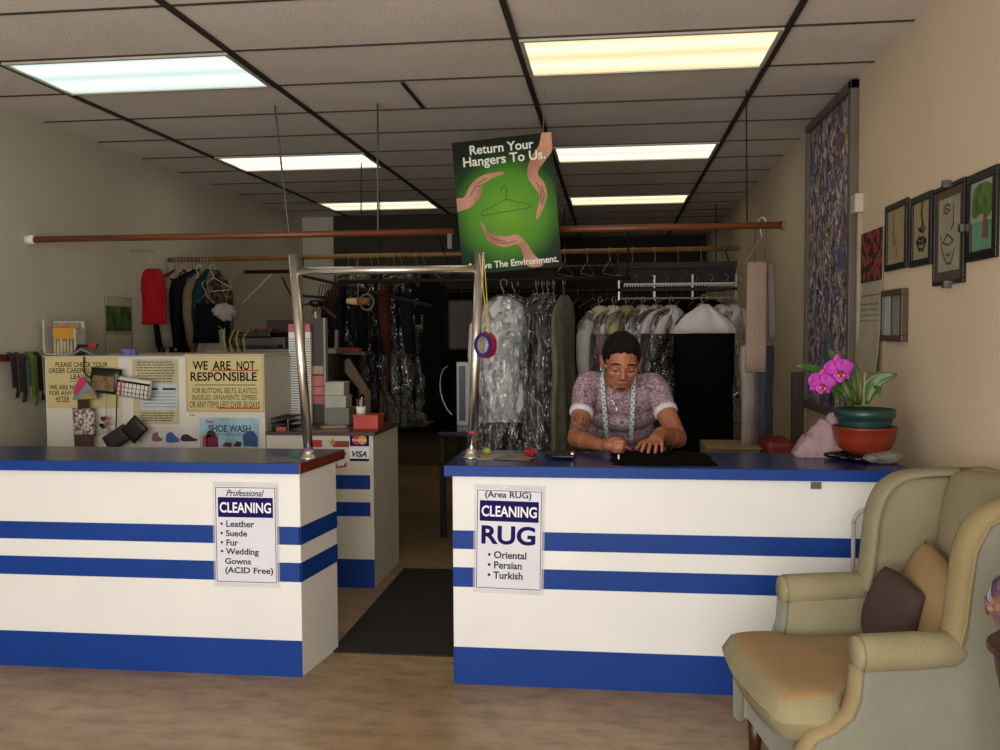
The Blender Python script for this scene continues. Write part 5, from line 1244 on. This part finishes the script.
# back
def backpt(a, f, d):        # leaned back, crowned top
    z = .30+.68*f; return Vector((a, .18+.10*f+d, z))
b = new(); nx, nz = 14, 12; rows = {}
for side in (0, 1):
    for i in range(nx+1):
        for j in range(nz+1):
            a = -.27+.54*i/nx; f = j/nz; bulge = .035*(1-(2*i/nx-1)**4)*(1-(2*f-1)**6)
            top = .03*(1-(2*i/nx-1)**2)*f**4
            p = backpt(a, f, 0); p.z += top
            p.y += -bulge if side == 0 else .11
            rows[side, i, j] = b.verts.new(p)
for side in (0, 1):
    for i in range(nx):
        for j in range(nz):
            q = [rows[side, i, j], rows[side, i+1, j], rows[side, i+1, j+1], rows[side, i, j+1]]; b.faces.new(q if side else q[::-1])
for i in range(nx):
    for j in (0, nz): b.faces.new((rows[0, i, j], rows[0, i+1, j], rows[1, i+1, j], rows[1, i, j]))
for j in range(nz):
    for i in (0, nx): b.faces.new((rows[0, i, j], rows[0, i, j+1], rows[1, i, j+1], rows[1, i, j]))
cob('backrest', b, mat('chair_back_worn', '898266', .9, var=.1, scale=4, bump=.25, bscale=160), True, .03)
b = new(); tube(b, [Vector((-.29, .345, .955)), Vector((-.15, .34, .98)), Vector((.15, .34, .98)), Vector((.29, .345, .955))], .036, 14); cob('back_top_roll', b, M_worn)
# seat cushion: T shaped, puffy
def cushion(bm, w0, w1, y0, ym, y1, z0, z1, n=22):
    G = {}
    for side in (0, 1):
        for i in range(n+1):
            for j in range(n+1):
                f = j/n; y = y0+(y1-y0)*f; w = w0 if y < ym else w1; w = w0+(w1-w0)*min(1, max(0, (y-ym+.02)/.04))
                u = 2*i/n-1; x = u*w/2; bow = .03*(1-u*u)*(1-f)
                e = (max(0, 1-abs(u)**5)*max(0, 1-abs(2*f-1)**7))**.26
                zc = (z0+z1)/2; h = (z1-z0)/2; z = zc+(h*e if side else -h*e)
                G[side, i, j] = bm.verts.new((x, y-bow, z+.006*noise.noise(Vector((x*6, y*6, side)))))
        for i in range(n):
            for j in range(n):
                q = [G[side, i, j], G[side, i+1, j], G[side, i+1, j+1], G[side, i, j+1]]; bm.faces.new(q if side else q[::-1])
    bmesh.ops.remove_doubles(bm, verts=bm.verts, dist=.0005); return bm
b = cushion(new(), .62, .51, -.46, -.28, .14, .30, .46); o = cob('seat_cushion', b, M_cush); o.data.materials.append(mat('chair_arm', '8c8464', .9))
for p in o.data.polygons: p.material_index = 0 if p.center.z > .437 else 1
# pillows
def throw(label, name, c, w, h, th, e, m, pipe=None):
    c = CHM @ Vector(c); t_ = thing(name, label, 'pillow', c)
    b = new(); pillow(b, Fr((0, 0, 0), (1, 0, 0), (0, 0, 1)), w, h, th, 16, .42)
    for v in b.verts:
        d_ = noise.noise(v.co*9)*.008; v.co.y += d_
        kx, kz = 2*v.co.x/w, 2*v.co.z/h; q_ = 1-.10*kx*kx*kz*kz; v.co.x *= q_; v.co.z *= q_
    b.transform(Matrix.Translation(c) @ Matrix.Rotation(ANG, 4, 'Z') @ Matrix.Rotation(e[2], 4, 'Z') @ Matrix.Rotation(e[0], 4, 'X') @ Matrix.Rotation(e[1], 4, 'Y'))
    obj('pillow_cover', b, m, t_, True)
throw('larger tan pillow leaning on the armchair back', 'throw_pillow', (-.05, .112, .595), .42, .31, .11, (-.3, .22, -.1), M_cush)
throw('small dark brown pillow in front of the tan one on the armchair', 'throw_pillow', (-.085, .02, .56), .27, .25, .10, (-.25, .12, .1), mat('pillow_brown', '40302a', .9, var=.1, bump=.2))

# ================================================================= SIDE TABLE + GLASS ORNAMENT
TX, TY = 1.03, 2.22
t = thing('side_table', 'dark wooden stand at the right edge beside the armchair', 'table', (TX, TY, 0))
obj('table_top', lathe(new(), (TX, TY, .69), [(.13, 0), (.15, .008), (.15, .02), (.145, .025), (.01, .025)], 36), M_darkwood, t, True)
obj('apron', lathe(new(), (TX, TY, .60), [(.12, 0), (.13, .05), (.135, .09)], 36), mat('carved_wood', '3c2418', .4), t, True)
for a in range(4): x, y = TX+.105*math.cos(a*PI/2+.78), TY+.105*math.sin(a*PI/2+.78); obj('leg', tube(new(), [(x, y, .62), (x, y, 0)], [.022, .015], 10), M_darkwood, t, True)
obj('lower_shelf', lathe(new(), (TX, TY, .2), [(.12, 0), (.12, .02), (.01, .02)], 30), M_darkwood, t)
TV = .985
t = thing('glass_vase', 'round multicoloured glass vase on the dark stand at the right edge', 'vase', (TV, TY, .716))
m = mat('coloured_glass', '24306c', .08, col2='8a5c30', scale=14, spec=.8, coat=.6)
obj('bowl', lathe(new(), (TV, TY, .716), [(.04, 0), (.08, .02), (.112, .07), (.115, .10), (.095, .15), (.06, .18), (.055, .19), (.05, .185)], 40), m, t, True)

# ================================================================= MAN
def remesh(o, vs, it=3):
    r_ = o.modifiers.new('r', 'REMESH'); r_.mode = 'VOXEL'; r_.voxel_size = vs; r_.use_smooth_shade = True
    s = o.modifiers.new('s', 'SMOOTH'); s.iterations = it; s.factor = .5
    dg = bpy.context.evaluated_depsgraph_get(); dg.update(); me = bpy.data.meshes.new_from_object(o.evaluated_get(dg))
    o.modifiers.clear(); mt = o.data.materials[0]; o.data = me; me.materials.clear(); me.materials.append(mt)
    for p in me.polygons: p.use_smooth = True
    return o
man = thing('person', 'man in a mauve patterned shirt leaning on the right counter, holding a pink pen', 'person', (.05, 4.7, 0))
shR, shL = Vector((-.115, 4.40, 1.205)), Vector((.205, 4.40, 1.195))
elR, elL = Vector((-.160, 4.21, .962)), Vector((.300, 4.22, .965))
wrR, wrL = Vector((-.05, 4.00, .960)), Vector((.215, 4.03, 1.01))
HD = Vector((.043, 4.16, 1.312)); HS = 1.06
HM = Matrix.Translation(HD) @ Matrix.Rotation(math.radians(7), 4, 'Z') @ Matrix.Rotation(math.radians(3), 4, 'Y') @ Matrix.Rotation(math.radians(20), 4, 'X') @ Matrix.Scale(HS, 4)
def H(x, y, z): return HM @ Vector((x, y, z))
HR = HM.to_3x3().normalized()
b = new()
def hs(c, r): sphere(b, H(*c), tuple(x*HS for x in r), 20, HR)
def hc(p, q, r1, r2): capsule(b, H(*p), H(*q), r1*HS, r2*HS)
hs((0, .005, .035), (.074, .093, .088)); hs((0, -.03, -.03), (.061, .062, .075)); hs((0, -.012, .02), (.068, .085, .06))
hs((0, -.058, -.083), (.034, .026, .026)); hs((.03, -.03, -.065), (.028, .04, .03)); hs((-.03, -.03, -.065), (.028, .04, .03))
hs((.036, -.066, -.018), (.024, .02, .022)); hs((-.036, -.066, -.018), (.024, .02, .022)); hs((0, -.07, -.055), (.03, .022, .022))
hc((-.045, -.072, .028), (-.012, -.086, .022), .010, .011); hc((.045, -.072, .028), (.012, -.086, .022), .010, .011)
hc((0, -.088, .016), (0, -.108, -.022), .008, .0125); hs((.012, -.096, -.026), (.008, .009, .007)); hs((-.012, -.096, -.026), (.008, .009, .007))
hc((-.018, -.086, -.050), (.018, -.086, -.050), .006, .006); hc((-.014, -.084, -.061), (.014, -.084, -.061), .007, .007)
hs((-.032, -.074, .004), (.016, .012, .011)); hs((.032, -.074, .004), (.016, .012, .011))
for s in (-1, 1): hs((s*.077, .008, -.002), (.010, .020, .032)); hc((s*.08, .0, -.03), (s*.084, .012, .02), .006, .008)
# neck, torso, pelvis, legs
nb = Vector((.045, 4.40, 1.215))
capsule(b, H(0, .035, -.05), nb, .058, .062)
capsule(b, nb+Vector((0, .03, -.02)), shR+Vector((.03, 0, .0)), .055, .052); capsule(b, nb+Vector((0, .03, -.02)), shL+Vector((-.03, 0, .0)), .055, .052)
for z, y, rx, ry in ((1.14, 4.45, .165, .10), (1.06, 4.52, .16, .10), (.98, 4.60, .15, .10), (.90, 4.68, .155, .105)):
    sphere(b, (.045, y, z), (rx, ry, .10), 20)
for s, x in ((-1, -.05), (1, .14)): capsule(b, (x, 4.70, .86), (x+s*.02, 4.66, .48), .085, .06); capsule(b, (x+s*.02, 4.66, .48), (x+s*.03, 4.74, .09), .055, .04); capsule(b, (x+s*.03, 4.74, .035), (x+s*.04, 4.60, .03), .035, .03)
# arms
capsule(b, shR, elR, .052, .042); capsule(b, elR, wrR, .043, .027); capsule(b, elR, elR.lerp(wrR, .4), .043, .041)
capsule(b, shL, elL, .052, .044); capsule(b, elL, wrL, .044, .028); capsule(b, elL, elL.lerp(wrL, .4), .044, .042)
def finger(pts, r0=.0088, r1=.0068):
    for i in range(len(pts)-1):
        f0, f1 = i/(len(pts)-1), (i+1)/(len(pts)-1); capsule(b, pts[i], pts[i+1], r0+(r1-r0)*f0, r0+(r1-r0)*f1, 10)
# right hand (viewer left): fist around the pen
hR = Vector((.005, 3.945, .965)); capsule(b, wrR, wrR.lerp(hR, .6), .026, .027); sphere(b, hR+Vector((-.012, .005, 0)), (.040, .034, .026), 16, Matrix.Rotation(-.9, 3, 'Z'))
pen_t = Vector((.082, 3.90, .945)); 
for k_, (dz, dy, L) in enumerate(((.016, -.012, .036), (.002, -.018, .034), (-.012, -.018, .030), (-.024, -.012, .026))):
    a0_ = hR+Vector((.008, dy, dz)); a1_ = a0_+Vector((L, -.006, .003)); a2_ = a1_+Vector((.010, .016, -.006)); a3_ = a2_+Vector((-.018, .010, -.004)); finger([a0_, a1_, a2_, a3_], .0100, .0078)
finger([hR+Vector((-.005, .0, .024)), hR+Vector((.026, .006, .026)), hR+Vector((.052, .0, .008))], .011, .0085)
# left hand (viewer right): spread on the cloth, seen from the back
hL = Vector((.185, 3.965, .990)); capsule(b, wrL, hL, .026, .027)
for dx in (-.022, 0, .022): capsule(b, wrL+Vector((dx*.5, 0, .0)), hL+Vector((dx, -.02, -.006)), .018, .0145)
for dx, tx, ty, tz, r_ in ((-.032, -.056, -.060, -.044, .0092), (-.011, -.030, -.076, -.047, .0098), (.011, .000, -.074, -.047, .0095), (.030, .028, -.060, -.045, .0085)):
    a0_ = hL+Vector((dx, -.018, -.004)); a2_ = hL+Vector((tx, ty, tz)); a1_ = a0_.lerp(a2_, .5)+Vector((0, -.006, .011)); finger([a0_, a1_, a2_], r_+.0012, r_-.0018)
finger([hL+Vector((-.026, .02, -.008)), hL+Vector((-.058, .004, -.018)), hL+Vector((-.076, -.022, -.036))], .0115, .0085)
m = mat('skin', '9a6044', .5, var=.08, scale=10, col2='905940')
M_skin = m
nd, lk, bs = nodes_of(m); bs.inputs['Subsurface Weight'].default_value = .08; bs.inputs['Subsurface Radius'].default_value = (.02, .008, .004)
# tattoo on the upper arm
tc = nd.new('ShaderNodeTexCoord'); vm = nd.new('ShaderNodeVectorMath'); vm.operation = 'DISTANCE'; vm.inputs[1].default_value = elR.lerp(shR, .30)+Vector((-.012, -.045, 0))
lk.new(tc.outputs['Object'], vm.inputs[0]); nz = nd.new('ShaderNodeTexNoise'); nz.inputs['Scale'].default_value = 55; nz.inputs['Distortion'].default_value = 2; lk.new(tc.outputs['Object'], nz.inputs['Vector'])
lt = nd.new('ShaderNodeMath'); lt.operation = 'LESS_THAN'; lt.inputs[1].default_value = .050; lk.new(vm.outputs['Value'], lt.inputs[0])
gt = nd.new('ShaderNodeMath'); gt.operation = 'GREATER_THAN'; gt.inputs[1].default_value = .49; lk.new(nz.outputs['Fac'], gt.inputs[0])
ml = nd.new('ShaderNodeMath'); ml.operation = 'MULTIPLY'; lk.new(lt.outputs[0], ml.inputs[0]); lk.new(gt.outputs[0], ml.inputs[1])
mu = nd.new('ShaderNodeMath'); mu.operation = 'MULTIPLY'; mu.inputs[1].default_value = .8; lk.new(ml.outputs[0], mu.inputs[0])
mx = nd.new('ShaderNodeMix'); mx.data_type = 'RGBA'; src = bs.inputs['Base Color'].links[0].from_socket; lk.new(mu.outputs[0], mx.inputs[0]); lk.new(src, mx.inputs[6]); mx.inputs[7].default_value = lin('26282a'); lk.new(mx.outputs[2], bs.inputs['Base Color'])
body = obj('body', b, m, man, True); remesh(body, .0036, 3)
# shirt
b = new()
capsule(b, nb+Vector((-.02, .045, -.035)), shR+Vector((.01, 0, .0)), .066, .066); capsule(b, nb+Vector((.02, .045, -.035)), shL+Vector((-.01, 0, .0)), .066, .066)
for z, y, rx, ry in ((1.14, 4.44, .185, .115), (1.06, 4.50, .178, .12), (.98, 4.58, .168, .12), (.92, 4.65, .168, .125)): sphere(b, (.045, y, z), (rx, ry, .10), 24)
cR, cL = shR.lerp(elR, .50), shL.lerp(elL, .46)
tube(b, [shR.lerp(elR, -.12), shR.lerp(elR, .1), cR], [.05, .064, .054], 20); tube(b, [shL.lerp(elL, -.12), shL.lerp(elL, .1), cL], [.05, .064, .054], 20)
for v in b.verts:
    v.co += Vector((0, 1, 0))*noise.noise(v.co*11)*.012
ms = mat('shirt_print', '7c5c70', .85); nd, lk, bs = nodes_of(ms)
tc = nd.new('ShaderNodeTexCoord'); vo = nd.new('ShaderNodeTexNoise'); vo.inputs['Scale'].default_value = 38; vo.inputs['Distortion'].default_value = 3; vo.inputs['Detail'].default_value = 4; lk.new(tc.outputs['Object'], vo.inputs['Vector'])
rp = nd.new('ShaderNodeValToRGB'); e = rp.color_ramp.elements; e[0].position = .40; e[0].color = lin('654c60'); e[1].position = .62; e[1].color = lin('b29aa0'); lk.new(vo.outputs['Fac'], rp.inputs[0]); lk.new(rp.outputs[0], bs.inputs['Base Color'])
sh = obj('shirt', b, ms, man, True); remesh(sh, .006, 4)
for sC, eC in ((cR, elR), (cL, elL)):
    d_ = (eC-sC).normalized(); bm_ = new(); tube(bm_, [sC-d_*.004, sC-d_*.002, sC+d_*.020, sC+d_*.022], [.054, .0575, .0565, .050], 24)
    o = obj('cuff', bm_, mat('cuff_white', 'c9c4c8', .8), man, True); attach(o, man)
# trousers
b = new(); sphere(b, (.045, 4.69, .88), (.17, .125, .12), 20)
for s, x in ((-1, -.05), (1, .14)): capsule(b, (x, 4.70, .86), (x+s*.02, 4.66, .48), .10, .078); tube(b, [(x+s*.02, 4.66, .48), (x+s*.03, 4.73, .09)], [.078, .068], 18)
o = obj('trousers', b, fabric('1a1c26'), man, True); remesh(o, .009, 3)
for s, x in ((-1, -.05), (1, .14)):
    b = new(); sphere(b, (x+s*.035, 4.66, .045), (.048, .13, .045), 18); 
    for v in b.verts: v.co.z = max(v.co.z, .001)
    obj('shoe', b, M_black, man, True)
# hair
b = new(); vs = sphere(b, (0, 0, 0), 1, 48)
for v in b.verts:
    n_ = v.co.copy()
    base_ = Vector((n_.x*.076, .006+n_.y*.096, .033+n_.z*.092))
    line = (.076-.014*min(1, abs(n_.x)/.55)**2) if n_.y < -.45 else (.048-(n_.y+.45)*.115)        # hairline drops from forehead to nape
    if abs(n_.x) > .74 and n_.y < .15: line = min(line, -.005 if n_.y > -.35 else .03)
    g_ = min(1, max(0, (base_.z-line)/.03)); k_ = 1.03+.055*g_+.045*max(0, n_.z) if base_.z > line else .86
    v.co = Vector((base_.x*k_, .006+(base_.y-.006)*k_, .033+(base_.z-.033)*(k_+.03*(k_ > 1))))
    v.co += n_*noise.noise(n_*5)*.003
b.transform(HM); obj('hair', b, mat('hair_black', '050404', .6, spec=.2, bump=.6, scale=60, bscale=160), man, True, sub=1)
Mbeard = mat('stubble', '38221a', .9, bump=.4, scale=80)
for s in (-1, 1):
    b = new(); capsule(b, H(s*.054, -.077, .024), H(s*.034, -.092, .032), .002, .0038, 8); capsule(b, H(s*.034, -.092, .032), H(s*.015, -.0970, .030), .0036, .003, 8); obj('eyebrow', b, M_blackcloth, man, True)
    b = new(); capsule(b, H(s*.046, -.080, -.001), H(s*.032, -.0865, -.005), .0018, .0024, 8); capsule(b, H(s*.032, -.0865, -.005), H(s*.018, -.083, -.001), .0024, .0015, 8); obj('eyelashes', b, M_blackcloth, man, True)
    b = new(); capsule(b, H(s*.002, -.0945, -.0415), H(s*.020, -.0885, -.0445), .0022, .0018, 8); capsule(b, H(s*.020, -.0885, -.0445), H(s*.027, -.078, -.060), .0016, .0012, 8); obj('moustache', b, Mbeard, man, True)
    pass
b = new(); sphere(b, H(0, -.076, -.084), tuple(x*HS for x in (.021, .0095, .011)), 14, HR); obj('goatee', b, Mbeard, man, True)
b = new(); sphere(b, H(0, -.0905, -.056), tuple(x*HS for x in (.017, .004, .006)), 12, HR); obj('lips', b, mat('lip_skin', '8a4c42', .5), man, True)
b = new(); sphere(b, H(-.083, -.002, -.032), .004, 8); obj('earring', b, M_signwhite, man, True)
# tape measure worn round the neck: its own thing
t = thing('tape_measure', 'white tape measure hanging round the man\'s neck', 'tape measure', nb)
def ribbon(pts, w, wd=Vector((1, 0, 0)), th=.0015):
    b = new(); rows = []
    for p in pts: p = Vector(p); rows.append([b.verts.new(p-wd*w/2), b.verts.new(p+wd*w/2), b.verts.new(p+wd*w/2+Vector((0, -th, 0))), b.verts.new(p-wd*w/2+Vector((0, -th, 0)))])
    for A_, B_ in zip(rows, rows[1:]):
        for e in range(4): b.faces.new((A_[e], A_[(e+1) % 4], B_[(e+1) % 4], B_[e]))
    b.faces.new(rows[0]); b.faces.new(rows[-1][::-1]); return b
Mtp = mat('tape_white', 'a8b0b4', .5)
back = [(-.035, 4.46, 1.285), (.045, 4.485, 1.30), (.125, 4.46, 1.285)]
b = new(); tube(b, back, .008, 8); obj('neck_strip', b, Mtp, t, True)
for u0, u1, s in ((602, 607, -1), (634, 631, 1)):
    pts = [Vector(back[0] if s < 0 else back[2])]
    for i in range(9):
        f = i/8; v = 378+(440-378)*f; u = u0+(u1-u0)*f; y = 4.345-.02*math.sin(f*PI)
        pts.append(Yp(u, v, y-.025+.07*f*f))
    o = obj('strip', ribbon(pts[1:], .019), Mtp, t)
    b = new(); tube(b, [pts[0], pts[1]], .007, 8); attach(obj('strip_bend', b, Mtp, None, True), o)
    b = new()
    for i in range(1, 18):
        f = i/18; k_ = f*(len(pts)-2); q = int(k_); p = pts[1+q].lerp(pts[min(2+q, len(pts)-1)], k_-q); box(b, p+Vector((.004*(-1)**i, -.0025, 0)), (.007, .001, .006))
    attach(obj('markings', b, M_slate), o)
b = new(); tube(b, [nb+Vector((-.055, -.055, -.0)), Yp(612, 400, 4.315), Yp(616.5, 408, 4.305), Yp(621, 400, 4.315), nb+Vector((.055, -.055, -.0))], .0013, 6); nk = obj('necklace', b, M_chrome, man)
b = new(); sphere(b, Yp(616.5, 409, 4.30), (.005, .004, .009), 10); attach(obj('pendant', b, M_signwhite, None, True), nk)
b = new(); tube(b, [wrL+Vector((.027*math.cos(a), .004*math.sin(a*1)+.004, .025*math.sin(a))) for a in [i*PI/8 for i in range(16)]], .002, 6, closed=True); obj('bracelet', b, M_chrome, man, True)
t = thing('pink_pen', 'bright pink pen held in the man\'s hand', 'pen', (.05, 3.93, .96))
obj('barrel', tube(new(), [hR+Vector((.02, .0, .012)), Vector((.088, 3.925, .948))], .0042, 10), mat('pink_pen', 'b0206c', .4), t, True)
obj('tip', tube(new(), [Vector((.088, 3.925, .948)), Vector((.098, 3.920, .944))], [.004, .001], 8), M_black, t, True)

# ================================================================= LIGHT
def area(name, loc, rot, sx, sy, power, col):
    l = bpy.data.lights.new(name, 'AREA'); l.shape = 'RECTANGLE'; l.size = sx; l.size_y = sy; l.energy = power; l.color = col
    o = bpy.data.objects.new(name, l); C.objects.link(o); o.location = loc; o.rotation_euler = rot; return o
area('window_daylight', (-1.1, YF+.0, 1.35), (math.radians(90), 0, 0), 3.9, 2.1, 195, (1.0, .97, .93))
w = bpy.data.worlds.new('w'); bpy.context.scene.world = w; w.use_nodes = True
w.node_tree.nodes['Background'].inputs[0].default_value = (.9, .95, 1, 1); w.node_tree.nodes['Background'].inputs[1].default_value = .6

# ================================================================= CAMERA
cam = bpy.data.cameras.new('camera'); co = bpy.data.objects.new('camera', cam); C.objects.link(co)
cam.sensor_fit = 'HORIZONTAL'; cam.sensor_width = 36; cam.lens = 36*FOC/1000; cam.clip_start = .05
mx = Matrix((CR, CU, -CF)).transposed().to_4x4(); mx.translation = (0, 0, CH); co.matrix_world = mx
S = bpy.context.scene; S.camera = co
S.view_settings.view_transform = 'Standard'; S.view_settings.look = 'None'; S.view_settings.exposure = 0; S.view_settings.gamma = 1; S.view_settings.use_curve_mapping = False
